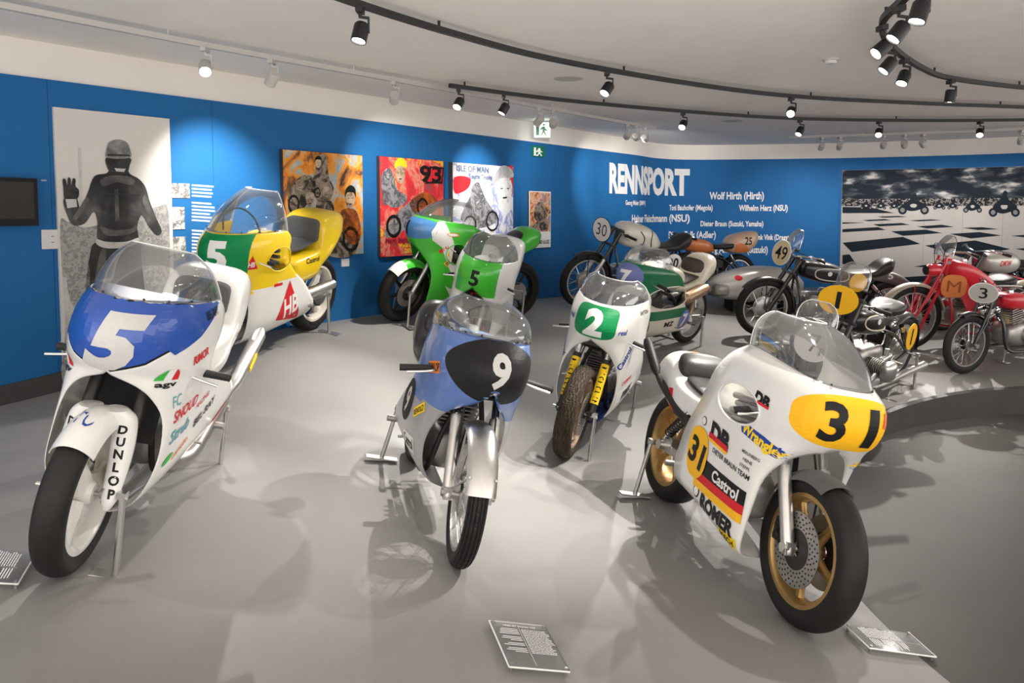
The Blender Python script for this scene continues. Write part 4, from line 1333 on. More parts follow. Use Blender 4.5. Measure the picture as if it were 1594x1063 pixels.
# ------------------------------------------------------------------ white racer with blue number nose
ROWS_A = [(1.01, .99, .62, 0, .10, .225), (.95, .94, .68, 0, .10, .25), (.87, .86, .70, 0, .14, .26), (.79, .78, .67, 0, .20, .26), (.735, .72, .62, 0, .20, .26), (.69, .69, .57, .09, .12, .26), (.64, .65, .53, .145, -.02, .26),
          (.56, .60, .49, .185, -.20, .255), (.44, .50, .49, .20, -.40, .245), (.33, .40, .52, .19, -.52, .225), (.23, .29, .52, .145, -.52, .175), (.17, .22, .48, .07, -.48, .09), (.155, .20, .46, .01, -.46, .02)]
SCR_A = [(1.01, .99, .62, 0, .10, .225), (1.07, 1.05, .57, 0, .14, .21), (1.13, 1.11, .49, 0, .18, .185), (1.17, 1.15, .41, 0, .22, .15), (1.19, 1.175, .36, 0, .24, .12)]
TAIL_A = [(-.08, .68, .12, .03, .14, 3), (-.14, .68, .17, .05, .18, 3.4), (-.30, .70, .185, .05, .20, 3.6), (-.44, .72, .19, .06, .20, 4), (-.475, .78, .19, .18, .22, 4.4), (-.52, .81, .19, .215, .22, 4.4), (-.66, .85, .185, .19, .18, 4), (-.80, .89, .16, .13, .11, 3.6), (-.90, .91, .11, .08, .07, 3), (-.94, .91, .05, .04, .03, 2.6)]
A = gp('racing_motorcycle', 'white racing motorcycle with a blue nose panel numbered 5', (-1.617, 2.836), (-1.74, 4.1), 1.27, -6,
       Rf=.295, twf=.11, style='mag3', rim=paint('wheel_white', (.72, .70, .66)), rows=ROWS_A, scr=SCR_A, tail=TAIL_A, hz=.86, steer=0, discs=(-.06,), holes=True, rot=1.1, forkm=STEEL, stanm=DARKM, ru=.024, rl=.019, ffrac=.42, calm=mat('gold_caliper', (.65, .30, .03), .35, .8),
       pad=[(-.18, .75, .06, .01, .01, 3), (-.24, .76, .12, .016, .01, 4), (-.40, .79, .13, .016, .012, 4), (-.46, .80, .12, .012, .01, 4)], bpad=[(-.448, .89, .125, .075, .07, 5), (-.455, .89, .135, .085, .08, 5), (-.50, .90, .135, .085, .08, 5)], bardrop=.13, reach=.25, drop=.04, back=.16)
k = A
# blue number field: the nose above a pointed lower line
def blue_outline(w):
    return [(-.205 - w, .14 + w), (-.12, .17 + w), (0, .178 + w), (.12, .165 + w), (.21 + w, .14 + w), (.215 + w, .02 - w * .5), (.12 + w * .5, -.06 - w), (0.0, -.105 - w * 1.4), (-.12 - w * .5, -.06 - w), (-.215 - w, .02 - w * .5)]
D(k, poly2d(blue_outline(.016)), (.0, .855), 'F', PWHITE, 1, name='number_border')
D(k, poly2d(blue_outline(.008)), (.0, .855), 'F', PBLACK, 2, name='number_border')
D(k, poly2d(blue_outline(0)), (.0, .855), 'F', BLUE, 3, name='number_panel')
for s, v in ((1, 'L'), (-1, 'R')):
    D(k, poly2d([(-.19, -.02), (-.17, .055), (.0, .10), (.265, .10), (.22, .07), (.05, -.02), (-.1, -.075)] if v == 'L' else [(.19, -.02), (.17, .055), (.0, .10), (-.265, .10), (-.22, .07), (-.05, -.02), (.1, -.075)]), (.42, .895), v, BLUE, 3, name='number_panel')
D(k, fit_text('5', .20, .19, .05, .25), (.02, .862), 'F', PGREY, 5, name='number')
for v, x in (('L', .36), ('R', .40)):
    D(k, fit_text('BEL-RAY', .12, .03, .03), (.26, .955), v, PBLACK, 5, rot=8)
    D(k, fit_text('RIMOR', .12, .034, .035), (.34, .795), v, PRED, 2, rot=14)
    # half-round tricolour badge
    for i, (mm, a0, a1) in enumerate(((PLGREEN, 120, 180), (PWHITE, 60, 120), (PRED, 0, 60))):
        pts = [(-.045 + .09 * i / 3, 0), (-.045 + .09 * (i + 1) / 3, 0)] + [(.045 * cos(radians(a)), .05 * sin(radians(a))) for a in range(0, 181, 6) if -.045 + .09 * i / 3 - .001 <= .045 * cos(radians(a)) <= -.045 + .09 * (i + 1) / 3 + .001]
        if i == 1:
            pts = [(-.015, 0), (.015, 0), (.015, .047), (-.015, .047)]
        D(k, poly2d(pts), (.50, .715), v, mm, 2, name='tricolour_badge')
    D(k, fit_text('agv', .085, .02, .03), (.50, .70), v, PBLACK, 2)
    D(k, fit_text('SNOUD', .20, .045, .02, .3), (.34, .575), v, PRED, 2, rot=12)
    D(k, fit_text('FC', .05, .05, .0), (.43, .625), v, mat('print_teal', (.10, .35, .42), .4), 2, rot=12)
    D(k, fit_text('Strub', .17, .05, .02, .3), (.36, .49), v, mat('print_teal', (.10, .35, .42), .4), 2, rot=12)
    D(k, fit_text('BEL-RAY', .24, .036, .03), (.08, .50), v, PBLACK, 2, rot=14)
    D(k, fit_text('RACING', .13, .024, .02), (.16, .57), v, PRED, 2, rot=14)
    D(k, rot2(ell2d(.09, .03, 20), 20), (.42, .385), v, PLGREEN, 2, name='sponsor_badge')
    D(k, fit_text('castello', .15, .03, .02), (.30, .40), v, PORG, 2, rot=18)
    D(k, poly2d([(-.16, -.05), (.12, .0), (.14, .07), (.06, .05), (-.1, -.01)] if v == 'L' else [(.16, -.05), (-.12, .0), (-.14, .07), (-.06, .05), (.1, -.01)]), (-.33, .40), v, PRED, 2, name='red_flash')
    D(k, fit_text('daytona', .20, .02, .01), (-.62, .74), v, PBLACK, 1, rot=10, on='l')
    D(k, poly2d([(-.02, -.10), (.0, -.10), (.03, .10), (.01, .10)]), (-.70, .90), v, PBLUE, 1, on='l', name='blue_stripe')
# wrap-round front mudguard with side lobes
fd = fender(A['b'], 'front_fender', A['xf'], A['Rf'], .12, 48, 150, .016, WHITE, A['M'], .07)
for s in (1, -1):
    mb = MB()
    rg = []
    for z, dx, hw, hd, yc in catmull([(.60, -.09, .04, .05, .045), (.565, -.11, .048, .055, .068), (.50, -.105, .044, .045, .084), (.42, -.085, .040, .038, .092), (.34, -.055, .034, .032, .096), (.28, -.03, .026, .026, .098), (.25, -.02, .012, .012, .098)], 24):
        rg.append([(A['xf'] + dx + .035 + hd * cos(t), s * (yc + hw * sin(t)), z) for t in [2 * pi * i / 24 for i in range(24)]])
    mb.rings(rg)
    lobe = obj('fender_lobe', mb, WHITE, fd, 50)
    bv = BVHTree.FromPolygons([Vector(v) for v in mb.v], mb.f)
    for i, ch in enumerate('DUNLOP'):
        decal(fd, bv, 'lettering', text2d(ch, .030, .04), Vector((A['xf'], s * .10, .535 - .045 * i)), (20 * s, 0), PBLACK, 1)
bv = bvh_of(fd)
decal(fd, bv, 'lettering', fit_text('FC', .07, .045, -.01, .2), (.0, .60), 'F', PBLUE, 1)
# silencer and brackets
ex = obj('exhaust_pipe', MB().tube([(.1, .1, .25), (-.1, .16, .22), (-.3, .19, .36), (-.44, .23, .48)], [.03, .045, .05, .02], 14, smooth=24), STEEL, A['b'])
sl = obj('silencer', MB().tube([(-.42, .23, .46), (-.47, .235, .50), (-.80, .25, .69), (-.84, .25, .71)], [.018, .036, .036, .02], 20), ALU, A['b'])
obj('silencer_badge', MB().box((-.62, .281, .58), (.12, .006, .03), Matrix.Rotation(radians(30), 3, 'Y')), PYEL, sl, 0)
wheel_stand(A['b'], A['xf'], A['Rf'], 'silver axle stand at the front wheel of the white racer numbered blue 5', .14, .28, sides=(1,))
wheel_stand(A['b'], A['xr'] + .0, A['Rr'], 'silver axle stand at the rear of the white racer numbered blue 5', .19, .26)

# ------------------------------------------------------------------ white racer 31
ROWS_B = [(1.02, 1.08, .70, 0, .18, .20), (.97, 1.02, .755, 0, .12, .25), (.89, .93, .775, 0, .06, .275), (.82, .83, .75, 0, .02, .28), (.765, .74, .70, 0, -.02, .278), (.71, .68, .63, .09, -.06, .275), (.65, .62, .57, .15, -.10, .27),
          (.55, .54, .52, .19, -.14, .265), (.42, .46, .50, .20, -.16, .262), (.31, .38, .49, .205, -.18, .258), (.22, .31, .48, .20, -.16, .25), (.175, .26, .46, .16, -.12, .2), (.16, .24, .42, .06, -.06, .08), (.158, .238, .40, .02, -.03, .03)]
SCR_B = [(1.02, 1.08, .70, 0, .18, .20), (1.10, 1.14, .63, 0, .18, .20), (1.18, 1.20, .52, 0, .17, .18), (1.23, 1.24, .41, 0, .17, .14), (1.25, 1.255, .34, 0, .17, .10)]
B = gp('racing_motorcycle', 'white racing motorcycle with a yellow nose panel numbered 31', (1.19, 3.29), (.91, 4.56), 1.34, -4,
       Rf=.318, Rr=.318, twf=.125, twr=.17, rimf=.232, rimr=.228, style='mag5', rim=BRASS, rows=ROWS_B, scr=SCR_B, hz=.90, fw=.10, discs=(-.066, .066), discr=(.078, .155), holes=True, rl=.029, ru=.02, ffrac=.52, blunt=.62, holes_f=((.31, .82, .165, .085),), radiator=False,
       tank=[(.34, .82, .05, .04, .06, 2.4), (.28, .83, .14, .10, .12, 2.6), (.10, .84, .19, .13, .15, 2.8), (-.08, .82, .175, .13, .14, 2.8), (-.2, .77, .11, .10, .08, 2.6), (-.27, .73, .05, .04, .03, 2.4)], capz=.97,
       tail=[(-.24, .66, .08, .03, .05, 2.6), (-.34, .66, .15, .05, .11, 3), (-.50, .67, .18, .09, .16, 3), (-.62, .70, .18, .16, .16, 3), (-.76, .73, .165, .14, .13, 2.8), (-.90, .71, .12, .09, .08, 2.6), (-.97, .70, .05, .04, .03, 2.4)],
       pad=[(-.27, .705, .06, .012, .01, 3), (-.32, .715, .12, .016, .012, 4), (-.46, .75, .14, .02, .02, 4), (-.50, .76, .12, .015, .02, 4)], bpad=[(-.50, .77, .08, .05, .04, 3), (-.53, .79, .15, .07, .05, 3.2), (-.60, .83, .15, .06, .06, 3.2), (-.64, .85, .10, .03, .04, 3)], padm=VINYL)
k = B
D(k, ell2d(.445, .225, 48, 2.9), (.0, .888), 'F', PAMB, 1, name='number_panel')
D(k, fit_text('3', .10, .15, .03), Vector((.70, -.085, .892)), (-12, 0), PBLACK, 4, name='number')
D(k, fit_text('1', .05, .15, .035), Vector((.77, .075, .888)), (-6, 0), PBLACK, 4, name='number')
D(k, rect2d(.028, .06), Vector((.77, .15, .925)), (5, 0), mat('print_coral', (.80, .16, .06), .4), 4, rot=-12, name='sticker')
for v in 'LR':
    sg = 1 if v == 'R' else -1
    D(k, ell2d(.20, .25, 40, 2.4), (.045, .50), v, PAMB, 4, rot=0, name='number_panel')
    D(k, fit_text('31', .15, .12, .04), (.045, .50), v, PBLACK, 5, rot=-12 * sg, name='number')
    D(k, poly2d([(-.085 * 1, -.0), (.36, -.02), (.36, .055), (-.085, .085)] if v == 'R' else [(.085, -.0), (-.36, -.02), (-.36, .055), (.085, .085)]), (.12, .415), v, PBLACK, 1, name='black_stripe')
    D(k, poly2d([(-.085, -.0), (.36, -.02), (.36, .03), (-.085, .045)] if v == 'R' else [(.085, -.0), (-.36, -.02), (-.36, .03), (.085, .045)]), (.12, .375), v, PRED, 2, name='red_stripe')
    D(k, poly2d([(-.06, -.0), (.36, -.02), (.36, .02), (-.06, .035)] if v == 'R' else [(.06, -.0), (-.36, -.02), (-.36, .02), (.06, .035)]), (.12, .345), v, PAMB, 3, name='amber_stripe')
    D(k, fit_text('Castrol', .22, .05, .03), (.33, .445), v, PWHITE, 4, rot=-4 * sg)
    D(k, fit_text('RÖMER', .30, .062, .05), (.30, .292), v, PBLACK, 2, rot=-5 * sg)
    D(k, ell2d(.06, .06), (.10, .325), v, PBLACK, 1, name='round_badge')
    D(k, ell2d(.045, .045), (.10, .325), v, PWHITE, 2, name='round_badge')
    D(k, rect2d(.14, .05), (.40, .228), v, PYEL, 1, rot=-5 * sg, name='sticker')
    D(k, fit_text('BOSCH', .11, .026, .02), (.40, .228), v, PBLACK, 2, rot=-5 * sg)
    D(k, fit_text('DB', .17, .085, .06), (.22, .632), v, PBLACK, 2, rot=-6 * sg)
    D(k, poly2d([(-.09, -.012), (.09, -.012), (.08, .014), (-.09, .014)]), (.215, .606), v, PRED, 3, rot=-6 * sg, name='red_bar')
    D(k, poly2d([(-.085, -.008), (.085, -.008), (.09, .008), (-.09, .008)]), (.21, .588), v, PAMB, 3, rot=-6 * sg, name='amber_bar')
    D(k, fit_text('DIETER BRAUN TEAM', .30, .022, .02), (.33, .545), v, PBLACK, 2, rot=-5 * sg)
    D(k, fit_text('MERLINBERG', .11, .014, .01), (.46, .63), v, PBLACK, 2, rot=-4 * sg)
    D(k, fit_text('HEINE', .06, .014, .01), (.45, .60), v, PBLACK, 2, rot=-4 * sg)
    D(k, fit_text('STEFFL', .07, .014, .01), (.44, .57), v, PBLACK, 2, rot=-4 * sg)
    D(k, poly2d([(-.14, .05), (.02, .02), (.15, -.025), (.14, -.075), (.0, -.03), (-.12, -.005)] if v == 'R' else [(.14, .05), (-.02, .02), (-.15, -.025), (-.14, -.075), (.0, -.03), (.12, -.005)]), (.50, .715), v, PBLUE, 1, name='blue_flash')
    D(k, fit_text('Wrangler', .24, .046, .04), (.50, .712), v, PYEL, 2, rot=-14 * sg)
    D(k, fit_text('DB', .10, .045, .06), (.48, .885), v, PBLACK, 2, rot=-6 * sg)
    D(k, rect2d(.10, .012), (.48, .865), v, PRED, 3, rot=-6 * sg, name='red_bar')
    D(k, ell2d(.045, .045), (.06, .66), v, PBLACK, 1, name='round_badge')
    D(k, ell2d(.036, .036), (.06, .66), v, PWHITE, 2, name='round_badge')
    D(k, rect2d(.05, .12), (-.54, .62), v, PRED, 1, rot=8 * sg, on='l', name='sticker')
    D(k, ell2d(.045, .045), (-.50, .555), v, PBLACK, 1, on='l', name='round_badge')
D(k, rect2d(.05, .2), (-.66, .0), 'T', PAMB, 1, on='l', name='amber_stripe')
D(k, rect2d(.03, .2), (-.70, .0), 'T', PRED, 1, on='l', name='red_stripe')
D(k, rect2d(.05, .16), (.20, -.06), 'T', PORG, 1, on='t', name='orange_stripe')
fender(B['b'], 'front_fender', B['xf'], B['Rf'], .13, 72, 150, .014, mat('grey_fender', (.10, .10, .10), .38), B['M'], .05)
pm = MB()
for i in range(4):
    pm.tube([(.14, -.17 - .02 * (i % 2), .72 + .035 * i), (.30, -.225, .745 + .034 * i), (.46, -.19, .765 + .03 * i)], .015, 10, smooth=10)
obj('carburettor_bank', pm, STEEL, B['b'])
obj('exhaust_pipe', MB().tube([(-.2, -.13, .5), (-.4, -.15, .56), (-.62, -.19, .66), (-.72, -.21, .72)], [.018, .024, .022, .014], 14, smooth=20), DARKM, B['b'])
obj('silencer', MB().tube([(-.70, -.21, .71), (-.73, -.215, .74), (-.86, -.24, .86), (-.88, -.245, .88)], [.014, .028, .028, .018], 18), PBLACK, B['b'])
shocks(B['b'], (-.36, .60), (-.60, .38), .13)
obj('rear_caliper', MB().box((-.56, -.10, .36), (.10, .05, .08)).cyl((-.60, -.12, .34), (-.60, -.16, .34), .03), ALU, B['b'], 0)
wheel_stand(B['b'], B['xr'], B['Rr'], 'silver axle stand at the rear wheel of the yellow-nosed white racer', .17, .3)

# ------------------------------------------------------------------ blue and silver racer 9 with wire wheels
ROWS_C = [(.99, .95, .58, 0, .14, .225), (.93, .90, .67, 0, .13, .23), (.86, .84, .705, 0, .10, .235), (.78, .77, .68, 0, .08, .235), (.70, .70, .60, .05, .05, .235), (.62, .62, .48, .13, 0, .235),
          (.52, .52, .40, .17, -.1, .245), (.42, .42, .36, .18, -.2, .245), (.31, .33, .34, .16, -.25, .215), (.23, .25, .32, .1, -.2, .14), (.2, .22, .30, .02, -.15, .03)]
SCR_C = [(.99, .95, .58, 0, .14, .225), (1.03, 1.0, .57, 0, .14, .228), (1.08, 1.06, .50, 0, .15, .205), (1.115, 1.10, .39, 0, .15, .155), (1.125, 1.12, .32, 0, .15, .11)]
BLUE9 = paint('enamel_blue', (.10, .19, .48))
Cc = gp('racing_motorcycle', 'blue and silver racing motorcycle with a black nose disc numbered 9', (-.26, 3.43), (-.60, 4.7), 1.29, -5,
        Rf=.305, Rr=.305, twf=.085, twr=.09, rimf=.235, rimr=.235, style='wire', rim=ALU, tread='rib', tread_r='rib', drum=(.095, .08, ALU), drum_r=(.09, .08, ALU), discs=(), caliper=False, rows=ROWS_C, scr=SCR_C, fmats=[BLUE9, SILVERP], zone=lambda x, y, z: 1 if z < .60 - .25 * (.3 - x) * .4 else 0,
        tankm=BLUE9, tailm=BLACKP, padm=VINYL, plain_edge=True, radiator=False, reach=.28, drop=.05, blunt=.85, fw=.088, hz=.86, steer=-6, ffrac=.55, twin_shock=True, rl=.027)
k = Cc
D(k, ell2d(.40, .275, 44), (.0, .855), 'F', PBLACK, 1, name='number_panel')
D(k, fit_text('9', .085, .135, .035), (.0, .875), 'F', PGREY, 3, name='number')
D(k, ell2d(.018, .018, 12), (.0, .775), 'F', CHROME, 4, name='stud')
for v in 'LR':
    sg = 1 if v == 'R' else -1
    D(k, rect2d(.15, .055), (.36, .78), v, PORG, 1, rot=14 * sg, name='sticker')
    D(k, fit_text('DUNLOP', .14, .036, .03), (.36, .78), v, PBLACK, 2, rot=14 * sg)
    D(k, ell2d(.20, .21, 40), (.06, .54), v, PBLACK, 1, name='number_panel')
    D(k, fit_text('9', .07, .12, .03), (.06, .54), v, PGREY, 2, name='number')
    D(k, rect2d(.14, .045), (.28, .55), v, PYEL, 1, rot=30 * sg, name='sticker')
    D(k, fit_text('RENOLD', .12, .026, .02), (.28, .55), v, PBLACK, 2, rot=30 * sg)
    D(k, rect2d(.20, .075), (.18, .365), v, PWHITE, 1, rot=4 * sg, name='sticker')
    D(k, fit_text('Castrol', .17, .05, .02), (.18, .368), v, PBLACK, 2, rot=4 * sg)
fd = fender(Cc['b'], 'front_fender', Cc['xf'], Cc['Rf'], .10, 20, 160, .02, ALU, Cc['M'], .035)
for s in (1, -1):
    for a in (35, 90, 145):
        obj('fender_stay', MB().tube([(Cc['xf'] + .325 * cos(radians(a)), s * .055, Cc['Rf'] + .30 * sin(radians(a))), (Cc['xf'] - .01, s * .075, Cc['Rf'] + .02)], .005, 6), ALU, fd)
for s in (1, -1):
    obj('brake_cable', MB().tube([(Cc['xf'] - .05, s * .07, Cc['Rf'] + .1), (Cc['xf'] - .06, s * .075, .6), (Cc['hx'] + .05, s * .06, .9)], .004, 6, smooth=12), PBLACK, Cc['b'], M=Cc['M'])
    obj('scoop', MB().loft([(Cc['xf'] - .06, Cc['Rf'] + .02, .02, .02, .02, 3, s * .06), (Cc['xf'] + .02, Cc['Rf'] + .05, .018, .03, .03, 3, s * .06), (Cc['xf'] + .06, Cc['Rf'] + .05, .012, .02, .02, 3, s * .06)], 8, 12), ALU, Cc['b'], M=Cc['M'])
wheel_stand(Cc['b'], Cc['xr'] + .05, Cc['Rr'], 'silver axle stand at the rear of the blue and silver racer', .16, .3)

# ------------------------------------------------------------------ white racer with green number panel 2
E2 = gp('racing_motorcycle', 'white racing motorcycle with a green square numbered 2', (.347, 5.126), (.77, 6.36), 1.3, -5,
        Rf=.305, Rr=.31, twf=.12, twr=.14, rim=paint('wheel_bronze', (.50, .36, .24)), rubber=BROWNTYRE, tread='block', tread_r='block', tankm=LBLUE, holes=True, forkm=DARKM, fw=.1, rl=.027, ffrac=.6, radiator=False,
        rows=[(1.02, 1.03, .58, 0, .1, .23), (.95, .96, .66, 0, .08, .255), (.87, .87, .69, 0, .06, .26), (.79, .78, .64, 0, .06, .26), (.74, .72, .58, .06, .04, .26), (.68, .66, .52, .125, .02, .26), (.57, .56, .47, .18, -.1, .26), (.45, .46, .46, .195, -.2, .25), (.33, .36, .46, .185, -.28, .235), (.23, .27, .45, .14, -.28, .18), (.17, .2, .42, .06, -.25, .09), (.16, .18, .4, .01, -.22, .02)],
        scr=[(1.02, 1.03, .58, 0, .1, .23), (1.07, 1.075, .53, 0, .12, .22), (1.11, 1.115, .46, 0, .14, .195), (1.14, 1.14, .38, 0, .16, .16), (1.15, 1.15, .34, 0, .17, .135)],
        fmats=[WHITE, PBLUE], zone=lambda x, y, z: 1 if z < .26 + .12 * (.4 - x) else 0,
        tank=[(.30, .78, .05, .04, .06, 2.4), (.24, .79, .14, .10, .14, 2.6), (.08, .78, .215, .12, .16, 2.6), (-.06, .75, .20, .12, .15, 2.6), (-.2, .72, .12, .09, .08, 2.6), (-.26, .70, .05, .04, .03, 2.4)], capz=.90)
k = E2
D(k, ell2d(.27, .20, 48, 5), (.0, .905), 'F', PGREEN, 1, name='number_panel')
D(k, fit_text('2', .12, .145, .055), (.0, .905), 'F', PWHITE, 3, name='number')
D(k, fit_text('real', .085, .035, .02), Vector((.55, .195, .86)), (50, 0), PBLUE, 1)
D(k, fit_text('real', .085, .035, .02), Vector((.55, -.195, .90)), (-50, 0), PBLUE, 1)
for v in 'LR':
    sg = 1 if v == 'R' else -1
    D(k, fit_text('Castrol', .17, .045, .03), (.42, .67), v, PBLUE, 1, rot=52 * sg * -1 if v == 'R' else 52)
    D(k, fit_text('CARRERA', .20, .03, .02), (.30, .50), v, PRED, 1, rot=-6 * sg)
    D(k, poly2d([(-.22, -.05), (.22, -.05), (.22, .05), (-.22, .05)]), (.22, .415), v, PWHITE, 1, rot=-6 * sg, name='sticker')
    D(k, fit_text('max', .24, .075, .05, .2), (.22, .415), v, PBLACK, 2, rot=-6 * sg)
    D(k, fit_text('DAYTONA', .16, .026, .01), (.25, .97), v, PBLACK, 1)
for s in (1, -1):
    ax = Vector((E2['hx'] - E2['xf'], 0, E2['hz'] - E2['Rf']))
    p0 = Vector((E2['xf'] - .012, s * .1, E2['Rf'])) + ax * .12
    p1 = Vector((E2['xf'] - .012, s * .1, E2['Rf'])) + ax * .55
    sv = obj('fork_sleeve', MB().cyl(p0, p1, .0285, 18), PYEL, E2['b'], M=E2['M'])
    for i, ch in enumerate('MICHELIN'):
        q = p0.lerp(p1, .92 - i * .12) + Vector((.030, s * .004, 0))
        sh2 = text2d(ch, .03, .03)
        obj('lettering', MB().add([q + Vector((.0, a, b2)) for a, b2 in rot2(sh2, -90)[0]], sh2[1]), PBLACK, sv, 0)
wheel_stand(E2['b'], E2['xf'], E2['Rf'], 'silver axle stand at the front wheel of the green-squared white racer', .13, .3, sides=(1,))
wheel_stand(E2['b'], E2['xr'], E2['Rr'], 'silver axle stand at the rear wheel of the green-squared white racer', .18, .3)
D(k, rect2d(.3, .03), (.0, .76), 'L', PWHITE, 1, on='t', name='white_stripe')

# ------------------------------------------------------------------ green and white racer 5 behind the number 9
F5 = gp('racing_motorcycle', 'white racing motorcycle with a bright green nose numbered 5', (-.50, 6.55), (-.28, 7.8), 1.28, -5,
        rim=BRASS, rubber=RUBBER, tread='block', Rf=.30, fw=.095, tail=TAIL_A, fmats=[WHITE, GREEN], zone=lambda x, y, z: 1 if (abs(y) < .17 and z > .70 and x > .35) else 0, twf=.11, tankm=WHITE, framem=RED, plain_edge=True, scrm=SMOKE,
        pad=[(-.18, .75, .06, .01, .01, 3), (-.24, .76, .12, .016, .01, 4), (-.40, .79, .13, .016, .012, 4), (-.46, .80, .12, .012, .01, 4)], bpad=[(-.475, .88, .06, .03, .03, 3), (-.49, .89, .13, .065, .06, 4), (-.52, .90, .13, .07, .06, 4)])
k = F5
D(k, ell2d(.32, .23, 44, 2.8), (.0, .85), 'F', GREEN, 1, name='number_panel')
D(k, fit_text('5', .075, .12, .03), (-.0, .86), 'F', PBLACK, 3, name='number')
D(k, rect2d(.12, .02), (-.70, .0), 'T', PRED, 1, on='l', name='red_stripe')
fender(F5['b'], 'front_fender', F5['xf'], F5['Rf'], .12, 75, 150, .016, BLACKP, F5['M'], .05)
wheel_stand(F5['b'], F5['xr'], F5['Rr'], 'silver axle stand at the rear of the green-nosed racer numbered 5', .18, .3)

# ------------------------------------------------------------------ lime green racer 1
PLATEBLUE = paint('plate_blue', (.06, .22, .50))
BLACKWHEEL = mat('black_magnesium', (.03, .028, .026), .4, .5, noise=.2)
G1 = gp('racing_motorcycle', 'lime green racing motorcycle with a blue nose numbered 1', (-1.107, 7.852), (-.02, 8.62), 1.33, 3,
        Rf=.315, Rr=.315, twf=.11, style='mag6', rim=BLACKWHEEL, steer=18, fmats=[GREEN], tankm=GREEN, tailm=GREEN, hz=.92,
        rows=[(z + .07 * sstep(.5, .9, z), zr + .05, x + .02, y, xr, yr) for z, zr, x, y, xr, yr in ROWS_GP], scr=[(1.06, 1.02, .61, 0, .1, .235), (1.13, 1.09, .55, 0, .10, .22), (1.19, 1.16, .45, 0, .10, .19), (1.23, 1.21, .34, 0, .10, .14), (1.245, 1.23, .28, 0, .1, .10)], holes_f=((.26, .74, .11, .10),), padm=VINYL, forkm=ALU, plain_edge=True, tank=[(a, z + .06, w, t, u, e) for a, z, w, t, u, e in TANK_GP], capz=1.0,
        tail=[(a, z + .05, w, t, u, e) for a, z, w, t, u, e in TAIL_GP], pad=[(-.22, .74, .06, .02, .01, 3), (-.27, .75, .12, .03, .01, 4), (-.46, .80, .14, .04, .012, 4), (-.54, .86, .13, .06, .05, 3), (-.60, .90, .12, .06, .06, 3), (-.64, .93, .06, .03, .03, 3)], bpad=None)
k = G1
D(k, ell2d(.40, .20, 40, 3.4), (.0, .955), 'F', PLATEBLUE, 1, name='number_panel')
for v in 'LR':
    sg = 1 if v == 'R' else -1
    D(k, poly2d([(sg * a, b2) for a, b2 in ((.10, .13), (.16, .12), (.22, .02), (.20, -.06), (.10, -.12), (.02, -.30), (-.06, -.42), (-.13, -.42), (-.06, -.2), (.0, -.05))]), (.32, .92), v, WHITE, 1, name='white_band')
    D(k, poly2d([(sg * a, b2) for a, b2 in ((.14, .09), (.02, -.08), (-.12, -.09), (-.02, .02))]), (.2, .33), v, WHITE, 1, name='white_band')
D(k, fit_text('1', .035, .12, .05), Vector((.66, .0, .95)), (0, 0), PBLACK, 2, name='number')
D(k, fit_text('1', .035, .12, .05), Vector((.60, -.13, .95)), (-35, 0), PBLACK, 2, name='number')
for v in 'LR':
    D(k, ell2d(.13, .04, 24), (.33, .93), v, PORG, 1, rot=0, name='sticker')
    D(k, ell2d(.10, .026, 24), (.33, .93), v, PWHITE, 2, rot=0, name='sticker')
    D(k, rect2d(.10, .035), (.40, .78), v, PRED, 1, rot=-40 if v == 'R' else 40, name='sticker')
    D(k, rect2d(.14, .05), (.32, .68), v, PYEL, 1, rot=-50 if v == 'R' else 50, name='sticker')
    D(k, fit_text('DUNLOP', .12, .03, .03), (.32, .68), v, PBLACK, 2, rot=-50 if v == 'R' else 50)
    D(k, ell2d(.09, .09, 24), (.22, .58), v, PRED, 1, name='sticker')
    D(k, ell2d(.07, .07, 24), (.22, .58), v, PWHITE, 2, name='sticker')
    D(k, fit_text('Kawasaki', .24, .045, .03), (.02, .90), v, PBLACK, 1, on='t')
    D(k, poly2d([(-.06, -.10), (.06, -.06), (.02, .10)]), (.18, .36), v, PBLUE, 2, name='blue_flash')
fender(G1['b'], 'front_fender', G1['xf'], G1['Rf'], .12, 70, 165, .016, GREEN, G1['M'], .06)
fender(G1['b'], 'fender_tip', G1['xf'], G1['Rf'], .122, 45, 72, .016, WHITE, G1['M'], .06)
wheel_stand(G1['b'], G1['xf'], G1['Rf'], 'silver axle stand at the front wheel of the lime green racer', .14, .3)
wheel_stand(G1['b'], G1['xr'], G1['Rr'], 'silver axle stand at the rear wheel of the lime green racer', .18, .3)

# ------------------------------------------------------------------ yellow and white racer 5
def zy(x, y, z):
    return 0 if z > .60 + .10 * (.3 - x) else 1
H5 = gp('racing_motorcycle', 'yellow and white racing motorcycle with a green panel numbered 5', (-2.26, 5.84), (-1.88, 6.98), 1.30, -5, size=1.07,
        Rf=.30, Rr=.315, style='mag3', rim=paint('wheel_ivory', (.75, .70, .62)), fmats=[YELLOW, WHITE], zone=zy, tankm=YELLOW, tailm=YELLOW, tail=[(a, z - .02, w, t, u, e) for a, z, w, t, u, e in TAIL_A], twr=.15, holes_f=((.20, .79, .12, .085),), hz=.88,
        pad=[(-.18, .75, .06, .01, .01, 3), (-.24, .76, .12, .016, .01, 4), (-.40, .79, .13, .016, .012, 4), (-.46, .80, .12, .012, .01, 4)], bpad=[(-.430, .87, .14, .085, .08, 5), (-.437, .87, .15, .095, .09, 5), (-.50, .88, .15, .095, .09, 5)], swingm=ALU, tank=[(a, z, w * .72, t, u, e) for a, z, w, t, u, e in TANK_GP], scr=[(1.0, .98, .60, 0, .10, .235), (1.09, 1.06, .52, 0, .10, .22), (1.17, 1.14, .40, 0, .10, .19), (1.23, 1.20, .29, 0, .08, .15), (1.26, 1.24, .22, 0, .06, .11)])
k = H5
D(k, poly2d([(-.15, -.13), (.15, -.13), (.17, .13), (-.13, .13)]), Vector((.62, .06, .86)), (12, 0), PGREEN, 2, name='number_panel')
